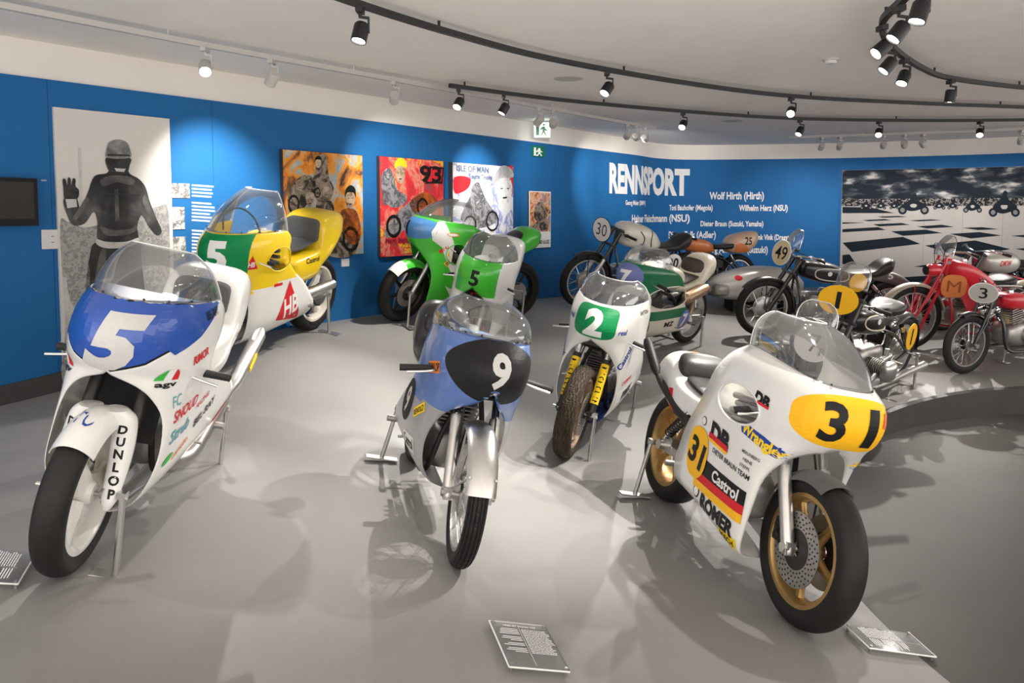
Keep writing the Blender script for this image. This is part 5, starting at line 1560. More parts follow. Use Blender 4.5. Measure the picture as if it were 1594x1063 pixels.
D(k, fit_text('5', .12, .17, .05), Vector((.64, .06, .86)), (12, 0), PWHITE, 4, name='number')
for v in 'LR':
    D(k, poly2d([(-.05, -.05), (.05, -.05), (.0, .05)]), (.46, .80), v, PRED, 1, name='sticker')
    D(k, fit_text('HB', .05, .035, .03), (.46, .785), v, PWHITE, 2)
    D(k, poly2d([(-.17, -.16), (.16, -.10), (.05, .19)] if v == 'R' else [(.17, -.16), (-.16, -.10), (-.05, .19)]), (.02, .42), v, PRED, 1, name='red_triangle')
    D(k, fit_text('HB', .17, .15, .03), (.02, .41), v, PWHITE, 2, rot=-12 if v == 'R' else 12)
    D(k, rect2d(.09, .022), (.20, .60), v, PRED, 1, name='sticker')
    D(k, fit_text('Castrol', .17, .04, .02), (-.34, .68), v, PBLACK, 1, on='l')
pm = MB()
for i in range(3):
    pm.tube([(.10, .17, .73 + .045 * i), (.20, .21, .76 + .04 * i), (.30, .19, .80 + .03 * i)], .014, 10, smooth=10)
obj('carburettor_bank', pm, DARKM, H5['b'])
obj('cable_loop', MB().tube([(.30, .16, .95), (.34, .12, 1.08), (.33, 0, 1.13), (.34, -.12, 1.08), (.30, -.16, .95)], .006, 8, smooth=24), PBLACK, H5['b'])
obj('rear_caliper', MB().box((-.55, .10, .36), (.12, .06, .09)), ALU, H5['b'], 0)
obj('exhaust_silencer', MB().tube([(-.2, .16, .42), (-.3, .2, .42), (-.60, .22, .44), (-.62, .22, .44)], [.02, .04, .04, .02], 16), ALU, H5['b'])
wheel_stand(H5['b'], H5['xr'], H5['Rr'], 'silver axle stand at the rear wheel of the yellow racer', .16, .3)

# ------------------------------------------------------------------ cream and dark green racer 7
def zm(x, y, z):
    if z > .62 or .43 < z < .52:
        return 1
    return 0
MZ = gp('racing_motorcycle', 'cream and dark green racing motorcycle with a grey-blue disc numbered 7', (.93, 7.50), (1.819, 8.406), 1.27, -3,
        Rf=.30, Rr=.305, twf=.085, twr=.095, rimf=.235, rimr=.235, style='wire', rim=ALU, drum=(.09, .08, DARKM), drum_r=(.09, .08, DARKM), discs=(), caliper=False, tread_r='rib', fmats=[CREAM, DGREEN], zone=zm, holes_f=((.13, .635, .30, .105),), tankm=CREAM, tailm=CREAM, padm=mat('brown_leather', (.06, .045, .035), .5), radiator=False, plain_edge=True, fw=.085,
        rows=[(.98, .90, .58, 0, .12, .20), (.92, .86, .65, 0, .05, .23), (.85, .80, .67, 0, -.02, .235), (.77, .75, .63, 0, -.06, .235), (.70, .70, .56, .06, -.08, .235), (.62, .62, .48, .13, -.1, .235), (.52, .52, .40, .17, -.14, .24), (.42, .42, .36, .18, -.26, .24), (.31, .30, .34, .16, -.36, .21), (.23, .22, .32, .1, -.36, .14), (.2, .19, .30, .02, -.3, .03)],
        scr=[(.98, .90, .58, 0, .12, .20), (1.04, .98, .54, 0, .14, .19), (1.09, 1.05, .45, 0, .16, .16), (1.11, 1.09, .36, 0, .18, .12)],
        tank=[(.26, .84, .05, .04, .06, 2.4), (.20, .84, .14, .07, .10, 2.6), (.05, .83, .20, .09, .15, 2.8), (-.12, .79, .19, .09, .13, 2.8), (-.24, .75, .10, .06, .06, 2.6), (-.28, .73, .05, .03, .03, 2.4)], capz=.92)
k = MZ
D(k, ell2d(.27, .24, 40), Vector((.62, .03, .85)), (10, 0), PLILAC, 2, name='number_panel')
D(k, fit_text('7', .10, .12, .035), Vector((.62, .03, .85)), (10, 0), PWHITE, 3, name='number')
for v in 'LR':
    D(k, ell2d(.17, .21, 40), (-.16, .38), v, PLILAC, 2, name='number_panel')
    D(k, fit_text('7', .08, .13, .03), (-.16, .38), v, PWHITE, 3, name='number')
    D(k, fit_text('MZ', .14, .05, .03), (.08, .365), v, PBLACK, 2)
    D(k, rect2d(.085, .04), (.10, .82), v, PRED, 1, on='t', name='badge')
pp = obj('exhaust_pipe', MB().tube([(.02, .15, .30), (-.18, .2, .32), (-.30, .21, .42), (-.32, .21, .56)], .022, 12, smooth=18), COPPER, MZ['b'])
obj('silencer', MB().tube([(-.14, .21, .58), (-.17, .215, .59), (-.46, .23, .66), (-.50, .23, .67)], [.03, .055, .055, .04], 20), COPPER, MZ['b'])
wheel_stand(MZ['b'], MZ['xr'], MZ['Rr'], 'silver axle stand under the rear of the cream and dark green racer', .17, .3)

# ================================================================== OLDER UNFAIRED MOTORCYCLES
def boxer_engine(b, x=.05, z=.36):
    e = obj('engine', MB().loft([(x - .26, z, .06, .07, .07, 3), (x - .22, z, .12, .12, .1, 4), (x, z, .13, .14, .11, 4), (x + .18, z, .12, .13, .1, 4), (x + .22, z, .05, .06, .06, 3)], 16, 24), STEEL, b)
    for s in (1, -1):
        fm = MB()
        for i in range(7):
            fm.lathe([(.04, s * (.15 + .017 * i)), (.078, s * (.15 + .017 * i)), (.078, s * (.156 + .017 * i)), (.04, s * (.156 + .017 * i))], (x + .05, 0, z), 'y', 24, closed=True)
        fm.cyl((x + .05, s * .12, z), (x + .05, s * .28, z), .055, 20)
        obj('cylinder', fm, STEEL, e)
        obj('valve_cover', MB().loft([(x - .04, z, .01, .04, .04, 3, s * .31), (x - .02, z, .04, .075, .075, 3, s * .31), (x + .05, z, .055, .085, .085, 3, s * .31), (x + .12, z, .04, .075, .075, 3, s * .31), (x + .14, z, .01, .04, .04, 3, s * .31)], 12, 18), ALU, e)
        obj('carburettor', MB().cyl((x - .02, s * .2, z + .05), (x - .16, s * .2, z + .07), .026, 14).cyl((x - .1, s * .2, z + .01), (x - .1, s * .2, z + .14), .02, 12), ALU, e)
        obj('exhaust_pipe', MB().tube([(x + .12, s * .24, z - .03), (x + .2, s * .23, z - .10), (x + .1, s * .17, z - .2), (x - .3, s * .17, z - .22), (x - .5, s * .19, z - .18), (x - .9, s * .21, z - .15)], [.021, .021, .021, .021, .032, .036], 14, smooth=36), STEEL, b)
    obj('magneto_cover', MB().lathe([(.001, .02), (.09, .02), (.1, 0), (.1, -.03)], (x + .21, 0, z + .01), 'x', 28), STEEL, e)
    return e
def saddle(b, x=-.25, z=.72, L=.22, m=VINYL, w=.13):
    s = obj('saddle', MB().loft([(x + L, z, .03, .02, .02, 2.6), (x + L * .7, z + .005, .06, .03, .03, 2.8), (x + .02, z + .01, w, .035, .05, 3), (x - L * .5, z + .025, w * 1.1, .045, .07, 3), (x - L * .8, z + .03, w * .7, .03, .05, 2.6)], 20, 24), m, b)
    for sd in (1, -1):
        obj('saddle_spring', MB().tube([(x - .06 + .022 * cos(t * .9), sd * .08 + .022 * sin(t * .9), z - .14 + .0065 * t) for t in range(18)], .005, 5), CHROME, s)
    return s
def girder(b, xf, R, hx, hz, M, m=BLACKP):
    for s in (1, -1):
        o = obj('fork_blade', MB().tube([(xf, s * .07, R), (xf - .08, s * .075, R + .16), (hx + .09, s * .07, hz - .1), (hx + .06, s * .06, hz + .02)], .014, 10, smooth=14), m, b, M=M)
        obj('fork_stay', MB().tube([(xf + .01, s * .08, R), (hx + .15, s * .08, hz - .3), (hx + .1, s * .07, hz - .08)], .010, 8), m, o)
        obj('fork_link', MB().bar((hx + .09, s * .055, hz - .05), (hx, s * .05, hz - .03), .012, .03), CHROME, o, 0)
        obj('fork_link', MB().bar((hx + .12, s * .06, hz - .2), (hx + .03, s * .05, hz - .18), .012, .03), CHROME, o, 0)
    u = [(hx + .07 + .028 * cos(t * .8), .028 * sin(t * .8), hz - .26 + .0075 * t) for t in range(34)]
    obj('fork_spring', MB().tube(u, .005, 5), CHROME, b, M=M)
def bars(b, hx, hz, M, w=.34, rise=.05, back=.16, m=CHROME):
    o = obj('handlebar', MB().tube([(hx - back, -w, hz + rise - .03), (hx - back * .5, -w * .75, hz + rise), (hx + .02, -w * .3, hz + rise * .8), (hx + .02, 0, hz + .02), (hx + .02, w * .3, hz + rise * .8), (hx - back * .5, w * .75, hz + rise), (hx - back, w, hz + rise - .03)], .011, 10, smooth=36), m, b, M=M)
    for s in (1, -1):
        obj('grip', MB().cyl((hx - back * .62, s * w * .80, hz + rise - .008), (hx - back, s * w, hz + rise - .03), .017, 12), GRIP, o)
        obj('lever', MB().tube([(hx - back * .35, s * w * .66, hz + rise), (hx - back * .3, s * w * .75, hz + rise - .01), (hx - back * .75, s * w * 1.02, hz + rise - .045)], .0055, 6, smooth=8), ALU, o)
        obj('control_cable', MB().tube([(hx - back * .35, s * w * .62, hz + rise), (hx + .1, s * w * .3, hz + rise + .03), (hx + .08, s * .06, hz - .12), (hx - .04, s * .05, hz - .3)], .0035, 5, smooth=14), PBLACK, o)
    return o
def classic(label, F, R, wb, roll, **k):
    g = k.get
    b = bike_root('classic_motorcycle', label, F, R, wb, roll)
    xf, xr = wb / 2, -wb / 2
    Rf, Rr = g('Rf', .325), g('Rr', .325)
    rake = radians(g('rake', 26))
    hz = g('hz', .84)
    hx = xf - .04 - (hz - Rf) * tan(rake)
    M = steer_matrix(hx, hz, rake, g('steer', 0))
    tw = g('tw', .085)
    wheel(b, 'front_wheel', xf, Rf, tw, Rf - .075, 'wire', g('rim', ALU), M=M, tread=g('tread'), drum=g('drum'), rubber=g('rubber', RUBBER))
    wheel(b, 'rear_wheel', xr, Rr, tw * 1.1, Rr - .08, 'wire', g('rim', ALU), tread=g('tread'), drum=g('drum_r', (.09, .07, STEEL)), rubber=g('rubber', RUBBER))
    if g('girder'):
        girder(b, xf, Rf, hx, hz, M, g('forkm', BLACKP))
    else:
        fork(b, xf, Rf, hx, hz, M, .09, g('lowm', BLACKP), g('upm', BLACKP), .026, .024, .45, clampm=BLACKP)
    if g('clip'):
        clipons(b, hx, hz - .02, M, .09, .22, .03, .08)
    else:
        bars(b, hx, hz, M, g('bw', .33), g('rise', .05), g('bback', .16))
    fm = g('framem', BLACKP)
    fr = MB()
    fr.cyl((hx - .0, 0, hz - .22), (hx - .02, 0, hz), .028, 14)
    for s in (1, -1):
        fr.tube([(hx, s * .02, hz - .2), (hx - .03, s * .1, .5), (hx - .08, s * .13, .24), (.0, s * .14, .2), (-.2, s * .12, .22), (xr, s * .10, Rr)], .014, 10, smooth=24)
        fr.tube([(hx - .02, s * .02, hz - .06), (.0, s * .04, .66), (-.2, s * .08, .60), (-.4, s * .10, .52), (xr, s * .10, Rr)], .013, 10, smooth=24)
        fr.tube([(-.2, s * .09, .60), (-.24, s * .12, .22)], .012, 8)
    obj('frame', fr, fm, b)
    if g('engine', 'boxer') == 'boxer':
        boxer_engine(b)
    else:
        fin_engine(b, .02, .36, cyl_tilt=g('cyl', .2))
        obj('exhaust_pipe', MB().tube([(.16, -.06, .56), (.28, -.12, .45), (.2, -.15, .26), (-.3, -.15, .24), (-.7, -.16, .3)], [.02, .02, .02, .028, .034], 12, smooth=30), g('pipem', STEEL), b)
        chain(b, xr, Rr, -.12, .34, .10)
    fittings(b)
    tk = obj('fuel_tank', MB().loft(g('tank', [(.30, .74, .05, .04, .05, 2.6), (.25, .75, .11, .07, .09, 3), (.08, .74, .14, .085, .12, 3.2), (-.10, .72, .12, .07, .10, 3), (-.22, .69, .05, .03, .04, 2.6)]), 24, 28), g('tankm', BLACKP), b)
    obj('filler_cap', MB().lathe([(.001, .018), (.028, .018), (.032, 0), (.03, -.02)], (.12, 0, g('capz', .835)), 'z', 18), CHROME, tk)
    if g('stripe'):
        bv = bvh_of(tk)
        for s in (1, -1):
            for sc, mm, rr in ((1.0, g('stripe'), .007),):
                pts = []
                for i in range(36):
                    a = 2 * pi * i / 36
                    x = .04 + .20 * math.copysign(abs(cos(a)) ** .7, cos(a))
                    z = .725 + .065 * math.copysign(abs(sin(a)) ** .7, sin(a)) + .08 * (x - .04)
                    h = bv.ray_cast(Vector((x, s * 2, z)), Vector((0, -s, 0)))[0]
                    pts.append((h or Vector((x, s * .1, z))) + Vector((0, s * .003, 0)))
                obj('pinstripe', MB().tube(pts, rr, 6, closed=True), mm, tk)
            decal(tk, bv, 'tank_badge', ell2d(.05, .05, 20), (.08, .74), 'L' if s > 0 else 'R', PWHITE, 1)
    if g('seat', 'saddle') == 'saddle':
        saddle(b, -.28, g('seatz', .70))
    else:
        obj('seat', MB().loft([(-.14, .72, .05, .02, .03, 3), (-.22, .72, .12, .03, .04, 3.4), (-.44, .74, .13, .035, .05, 3.4), (-.54, .78, .13, .08, .08, 3), (-.64, .82, .12, .08, .08, 3), (-.70, .84, .05, .04, .04, 2.6)], 22, 24), g('seatm', VINYL), b)
    if g('ffender', True):
        fd = fender(b, 'front_fender', xf, Rf, tw, g('fa0', 40), g('fa1', 190), .025, g('fendm', BLACKP), M, .03)
        for s in (1, -1):
            obj('fender_stay', MB().tube([(xf + .02, s * .06, Rf), (xf + .02, s * .055, Rf * 2 + .01)], .005, 6), fm, fd)
    if g('rfender', True):
        fender(b, 'rear_fender', xr, Rr, tw * 1.15, -10 + g('ra0', 0), g('ra1', 190), .03, g('fendm', BLACKP), None, .035)
    shocks(b, (-.42, .62), (xr + .02, Rr + .04), .12) if g('shocks', True) else None
    return dict(b=b, M=M, hx=hx, hz=hz, xf=xf, xr=xr, Rf=Rf, Rr=Rr, tk=tk)
def flyscreen(k, dz=.0, w=.26, h=.2, m=SCREEN, x=.14):
    hx, hz = k['hx'], k['hz']
    sc = Shell([(hz + dz, hz + dz - .02, hx + x, 0, hx + x - .10, w / 2), (hz + dz + h * .5, hz + dz + h * .45, hx + x - .04, 0, hx + x - .12, w / 2), (hz + dz + h * .85, hz + dz + h * .8, hx + x - .10, 0, hx + x - .14, w / 2 * .8), (hz + dz + h, hz + dz + h * .97, hx + x - .13, 0, hx + x - .15, w / 2 * .45)], 12, 18)
    o = sc.build('flyscreen', m, k['b'], .002)
    o.matrix_local = k['M']
    obj('screen_rim', MB().tube([Vector(p) for p in sc.edge('rear', 1)] + [Vector(p) for p in sc.edge('rear', -1)][::-1], .004, 6), CHROME, o)
    return o
# white tanked 30
T30 = classic('white tanked motorcycle with a white front disc numbered 30', (.818, 9.412), (2.03, 9.99), 1.42, -2, Rf=.33, Rr=.33, hz=.94, clip=True, seat='race', tankm=paint('ivory', (.78, .74, .66)), lowm=ALU, upm=BLACKP, drum=(.10, .08, STEEL), rfender=False, fa0=60, fa1=180,
              tank=[(.36, .90, .06, .04, .06, 2.6), (.30, .91, .16, .11, .14, 3), (.10, .89, .20, .13, .17, 3), (-.08, .84, .18, .11, .14, 3), (-.22, .78, .08, .05, .06, 2.6)], capz=1.03, engine='boxer')
k = T30
number_disc(k['b'], 'number_plate', (k['hx'] + .20, 0, k['hz'] + .0), .30, .28, 12, 0, PWHITE, '30', PBLACK, .14, .17, M=k['M'], bold=-.005, edge=PBLACK)
number_disc(k['b'], 'number_plate', (-.36, .20, .58), .24, .22, 90, 0, PWHITE, '30', PBLACK, .12, .15)
bv = bvh_of(k['tk'])
for s, v in ((1, 'L'), (-1, 'R')):
    for x0 in (.16, -.02):
        pts = []
        for i in range(14):
            z = .76 + .2 * i / 13
            x = x0 - .06 * sin(pi * i / 13) * (1 if x0 > 0 else -.4)
            h = bv.ray_cast(Vector((x, s * 2, z)), Vector((0, -s, 0)))[0]
            if h:
                pts.append(h + Vector((0, s * .002, 0)))
        obj('knee_strap', MB().tube(pts, .006, 6), PBLACK, k['tk'])
# black boxer with the pale shield plate
BM = classic('black motorcycle with a cream plate, long pinstriped tank and flyscreen', (2.756, 8.804), (4.17, 8.94), 1.42, -2, Rf=.325, Rr=.325, tread='rib', drum=(.11, .09, ALU), stripe=paint('silver_stripe', (.6, .58, .52)), tankm=BLACKP, hz=.88, seat='race', engine='boxer',
             tank=[(.36, .76, .05, .05, .06, 2.6), (.30, .77, .12, .09, .10, 3), (.10, .75, .15, .10, .13, 3.2), (-.10, .71, .13, .08, .10, 3), (-.26, .67, .05, .03, .04, 2.6)], capz=.86)
k = BM
number_disc(k['b'], 'number_plate', (k['hx'] + .18, 0, k['hz'] + .06), .26, .27, 20, 12, paint('cream_plate', (.72, .58, .30)), '49', PBLACK, .14, .17, M=k['M'], bold=.01, edge=PWHITE)
flyscreen(k, .14, .24, .18)
number_disc(k['b'], 'number_plate', (-.22, .20, .66), .20, .2, 90, 0, PAMB)
gt = obj('grey_tail', MB().loft([(-.45, .70, .08, .04, .05, 3), (-.6, .71, .10, .06, .08, 3), (-.8, .66, .09, .05, .08, 3), (-.95, .58, .05, .03, .05, 3)], 14, 20), mat('grey_tail_paint', (.12, .12, .12), .4), k['b'])
decal(gt, bvh_of(gt), 'number', fit_text('5', .06, .07, .03), (-.64, .72), 'L', PWHITE, 1)
# black number 1 with amber plates
N1 = classic('black motorcycle with amber oval plates numbered 1 at front and rear', (2.40, 6.42), (3.44, 7.28), 1.38, -5, Rf=.32, Rr=.32, stripe=paint('cream_stripe', (.62, .56, .40)), hz=.93, engine='boxer', drum=(.10, .08, STEEL), seatz=.76, clip=True,
             tank=[(.28, .72, .05, .05, .06, 2.6), (.22, .73, .12, .09, .10, 3), (.06, .72, .15, .10, .12, 3.4), (-.08, .70, .13, .09, .10, 3), (-.18, .68, .05, .04, .04, 2.6)], capz=.83)
k = N1
number_disc(k['b'], 'number_plate', (k['hx'] + .20, 0, k['hz'] + .02), .30, .24, 30, 0, PAMB, '1', PBLACK, .13, .035, M=k['M'], bold=.03)
flyscreen(k, .12, .26, .18, x=.12)
number_disc(k['b'], 'number_plate', (-.50, .19, .53), .16, .24, 86, 0, PAMB, '1', PBLACK, .14, .022)
obj('label_tag', MB().box((-.20, .06, .83), (.07, .05, .004), Matrix.Rotation(radians(20), 3, 'X')), PWHITE, k['b'], 0)
wheel_stand(k['b'], k['xr'], k['Rr'], 'silver axle stand under the rear of the black motorcycle with amber plates', .20, .34)
# 7R seen through the big screen
R7 = classic('black motorcycle behind the large screen with a grey disc lettered 7R', (1.62, 4.80), (1.98, 6.1), 1.36, -5, Rf=.315, Rr=.315, hz=.92, engine='single', clip=True, seat='race', tankm=BLACKP, drum=(.10, .08, ALU),
             tank=[(.30, .80, .05, .04, .05, 2.6), (.25, .81, .13, .08, .09, 3), (.08, .80, .16, .09, .12, 3.2), (-.10, .77, .14, .08, .10, 3), (-.22, .73, .06, .03, .04, 2.6)], capz=.90)
k = R7
number_disc(k['b'], 'number_plate', (k['hx'] + .20, 0, k['hz'] + .06), .245, .235, 10, 6, mat('plate_grey', (.42, .40, .38), .5), '7', PBLACK, .11, .07, M=k['M'], bold=.0)
pl = number_disc(k['b'], 'number_letter_plate', (k['hx'] + .206, .055, k['hz'] + .015), .05, .06, 10, 6, mat('plate_grey', (.42, .40, .38), .5), 'R', PBLACK, .045, .04, M=k['M'], bold=.0)
obj('plate_hoop', MB().tube([(k['hx'] + .18, .135 * cos(t), k['hz'] + .06 + .13 * sin(t)) for t in [pi * i / 14 - .2 for i in range(18)]], .008, 8), BLACKP, k['b'], M=k['M'])
flyscreen(k, .13, .24, .16, x=.16)
# red machine with the orange plate
RDm = classic('red motorcycle with a pale front mudguard and an orange plate', (4.17, 8.42), (5.32, 8.57), 1.30, -2, Rf=.35, Rr=.35, hz=.98, engine='single', girder=True, forkm=RED, framem=RED, tankm=RED, fendm=mat('pale_mudguard', (.42, .36, .30), .45), pipem=CHROME, rise=.10, bback=.10, fa0=30, fa1=170,
              tank=[(.30, .86, .06, .05, .08, 3), (.24, .87, .13, .09, .16, 3.4), (.08, .84, .14, .08, .18, 3.4), (-.12, .74, .13, .06, .16, 3.4), (-.28, .62, .10, .05, .12, 3)], capz=.95, seatz=.72)
k = RDm
number_disc(k['b'], 'number_plate', (k['hx'] + .02, .17, .72), .24, .24, 70, 0, mat('orange_plate', (.75, .24, .06), .45), 'M', mat('rust_print', (.35, .08, .02), .5), .12, .13, e=3, bold=0)
obj('headlamp', MB().tube([(k['hx'] + .24, .02, .86), (k['hx'] + .22, .02, .86), (k['hx'] + .10, .02, .86), (k['hx'] + .06, .02, .85)], [.05, .065, .06, .03], 20), RED, k['b'], M=k['M'])
obj('headlamp_lens', MB().cyl((k['hx'] + .235, .02, .86), (k['hx'] + .25, .02, .86), .05, 20), DARKM, k['b'], M=k['M'])
for s in (1, -1):
    obj('leg_shield', MB().bar((.22, s * .16, .72), (.0, s * .2, .30), .012, .12), RED, k['b'], 0)
    obj('fork_brace', MB().bar((k['xf'] + .02, s * .10, .05), (k['hx'] + .08, s * .10, .80), .012, .03), RED, k['b'], 0, k['M'])
flyscreen(k, .04, .24, .2)
# silver tanked machine behind
SV = classic('silver tanked motorcycle standing between the red machines and the mural', (5.0, 9.25), (6.25, 9.55), 1.30, -2, hz=.90, engine='single', tankm=mat('silver_tank', (.55, .54, .50), .35, .5, noise=.2, nscale=9), framem=RED,
             tank=[(.30, .80, .05, .06, .08, 2.6), (.24, .81, .14, .10, .12, 2.6), (.04, .80, .17, .11, .15, 2.6), (-.14, .78, .14, .10, .12, 2.6), (-.26, .76, .05, .04, .05, 2.6)], capz=.91)
k = SV
for v in 'LR':
    decal(k['tk'], bvh_of(k['tk']), 'lettering', fit_text('DKW', .16, .06, .03, .3), (.06, .80), v, PRED, 1)
# number 3 with bicycle-like wheels
N3 = classic('slim black motorcycle with red tank and a grey oval plate numbered 3', (4.319, 7.59), (5.45, 8.0), 1.24, 1, Rf=.29, Rr=.29, tw=.055, hz=.80, engine='single', girder=True, tankm=RED, rim=STEEL, fa0=70, fa1=150, fendm=BLACKP, shocks=False, drum=(.05, .05, DARKM), rfender=True, pipem=STEEL, rise=.06, bw=.25,
             tank=[(.26, .70, .05, .04, .05, 2.6), (.20, .70, .11, .06, .09, 3), (.02, .69, .12, .06, .10, 3), (-.14, .66, .10, .05, .08, 3), (-.22, .64, .04, .03, .03, 2.6)], capz=.765, seatz=.68)
k = N3
number_disc(k['b'], 'number_plate', (k['hx'] + .16, .02, k['hz'] - .02), .24, .19, 40, 0, mat('plate_pale_grey', (.50, .48, .44), .5), '3', PBLACK, .10, .07, M=k['M'], bold=.01, edge=PWHITE)
obj('oil_tank', MB().loft([(.16, .5, .03, .05, .05, 3), (.13, .5, .06, .09, .09, 3), (.05, .5, .06, .09, .09, 3), (.02, .5, .03, .05, .05, 3)], 10, 18), mat('tan_enamel', (.45, .36, .22), .45), k['b'])
wheel_stand(k['b'], -.1, .24, 'thin centre stand under the slim motorcycle numbered 3', .14, .2)
# orange-tailed machine far back and silver sidecar body
OT = classic('motorcycle with an orange and white tail standing far back by the wall', (1.92, 10.75), (3.08, 11.2), 1.30, -2, Rf=.315, Rr=.315, hz=.86, engine='single', seat='race', tankm=ORANGE, rfender=False, clip=True)
k = OT
ot = obj('tail', MB().loft([(-.42, .74, .08, .05, .06, 3), (-.5, .76, .14, .12, .12, 3.4), (-.7, .80, .14, .14, .16, 3.4), (-.86, .86, .12, .10, .12, 3), (-.92, .88, .05, .04, .05, 2.6)], 16, 24), paint('peach', (.80, .52, .36)), k['b'])
bv = bvh_of(ot)
for v in 'LR':
    decal(ot, bv, 'orange_panel', poly2d([(-.12, -.12), (.14, -.12), (.05, -.02), (-.14, .03)]), (-.62, .78), v, ORANGE, 1)
    decal(ot, bv, 'number', fit_text('25', .12, .10, .02), (-.70, .82), v, PBLACK, 2)
_p, _q = Vector((2.38, 9.80, 0)), Vector((3.55, 9.95, 0))
_p.z, _q.z = ground_z(_p.x, _p.y), ground_z(_q.x, _q.y)
_X = (_q - _p).normalized()
_Y = Vector((0, 0, 1)).cross(_X).normalized()
sd = empty('racing_sidecar', Matrix.Translation(_p) @ Matrix((_X, _Y, _X.cross(_Y))).transposed().to_4x4())
tag(sd, 'low silver racing sidecar body behind the black motorcycle with cream plate', 'sidecar')
hull = obj('hull', MB().loft([(0, .28, .03, .03, .03, 2.6), (.06, .28, .16, .10, .10, 2.8), (.25, .30, .24, .18, .16, 3), (.6, .34, .27, .22, .20, 3), (1.0, .34, .24, .20, .18, 3), (1.2, .33, .10, .08, .08, 2.6)], 24, 28), mat('silver_hull', (.66, .64, .60), .3, .4, .4), sd)
obj('nose_panel', MB().loft([(.02, .26, .10, .05, .05, 3), (.05, .26, .18, .09, .08, 3), (.16, .27, .225, .12, .1, 3), (.2, .27, .226, .11, .1, 3)], 10, 24), STEEL, sd)
decal(hull, bvh_of(hull), 'badge', ell2d(.09, .06, 20), (.30, .42), 'R', PRED, 2)
wl = obj('sidecar_wheel', MB().xf(Matrix.Identity(4)).lathe(tyre_profile(.22, .08, .15), (.7, .38, .22), 'y', 40, closed=True), RUBBER, sd)
obj('wheel_disc', MB().lathe([(.001, .03), (.155, .02), (.155, -.02), (.001, -.03)], (.7, .38, .22), 'y', 32), ALU, wl)
for x_ in (.3, 1.0):
    obj('runner', MB().bar((x_, 0, .0), (x_, 0, .16), .3, .02), DARKM, sd, 0)

# ================================================================== INFORMATION SHEETS ON THE RAMP
M_PLTXT = mat('sheet_white_print', (.85, .85, .84), .5)
M_SHEET = glass_mat('grey_acrylic_sheet', (.90, .91, .91), .10, .06)
def info_sheet(corners, label, title, rows, flip=False, screws=(0, 1)):
    """corners in the photo in reading order: top left, top right, bottom right, bottom left."""
    P = []
    for x, y in corners:
        P.append(ground_hit(x, y))
    n = (P[1] - P[0]).cross(P[3] - P[0]).normalized()
    n = n if n.z > 0 else -n
    lift = .022
    c = sum(P, Vector()) / 4
    root = empty('info_sheet', Matrix.Translation(c))
    tag(root, label, 'sign', 'information sheets on the ramp')
    Q = [p - c for p in P]
    obj('sheet', MB().rings([[q + n * lift for q in Q], [q + n * (lift + .005) for q in Q]]), M_SHEET, root, 0)
    for i in range(4):
        obj('sheet_edge', MB().tube([Q[i] + n * (lift + .0025), Q[(i + 1) % 4] + n * (lift + .0025)], .003, 6), PWHITE if i != 1 else PLEXI, root)
    def U(u, v):
        return Q[0].lerp(Q[1], u).lerp(Q[3].lerp(Q[2], u), v) + n * (lift + .0062)
    for u, v in ((.05, .04), (.95, .04), (.95, .96), (.05, .96)):
        p = U(u, v)
        obj('standoff', MB().cyl(p - n * (lift + .006), p + n * .005, .006, 12), STEEL, root)
    w = (Q[1] - Q[0]).length
    h = (Q[3] - Q[0]).length
    def put(shape, u, v):
        vs, fs = refine(shape, .05)
        return obj('lettering', MB().add([U(u + a / w, v - b2 / h) for a, b2 in vs], fs), M_PLTXT, root, 0)
    if title:
        put(text2d(title, .011, .02), .5, .09)
    rr = random.Random(5)
    parts = []
    for i in range(15):
        v = .17 + i * .036
        if i not in (4, 8, 11):
            L = .20 + .16 * rr.random()
            parts.append((rect2d(L * w, .0042), ((.44 - L / 2) * w, -v * h)))
    obj_l = merge2d(parts)
    obj('printed_lines', MB().add([U(a / w, -b2 / h) for a, b2 in obj_l[0]], obj_l[1]), M_PLTXT, root, 0)['kind'] = 'stuff'
    parts = []
    for i in range(17):
        v = .17 + i * .032
        x = .50
        while x < .88 + .05 * rr.random():
            L = .025 + .05 * rr.random()
            parts.append((rect2d(L * w, .0042), ((x + L / 2) * w, -v * h)))
            x += L + .008
    obj_l = merge2d(parts)
    obj('printed_lines', MB().add([U(a / w, -b2 / h) for a, b2 in obj_l[0]], obj_l[1]), M_PLTXT, root, 0)['kind'] = 'stuff'
    obj('printed_rule', MB().add([U(.468, .12), U(.474, .12), U(.474, .95), U(.468, .95)], [(0, 1, 2, 3)]), M_PLTXT, root, 0)
info_sheet([(760, 976), (847, 985), (886, 1057), (791, 1049)], 'acrylic information sheet on the ramp in front of racer number 9', '1966-67 Suzuki 125', 15)
info_sheet([(1352, 1018), (1313, 981), (1415, 995), (1456, 1032)], 'acrylic information sheet on the ramp edge beside the gold front wheel', None, 15)
info_sheet([(28, 920), (56, 872), (-62, 862), (-98, 914)], 'acrylic information sheet cut by the photo edge beside the white rimmed wheel', None, 15)

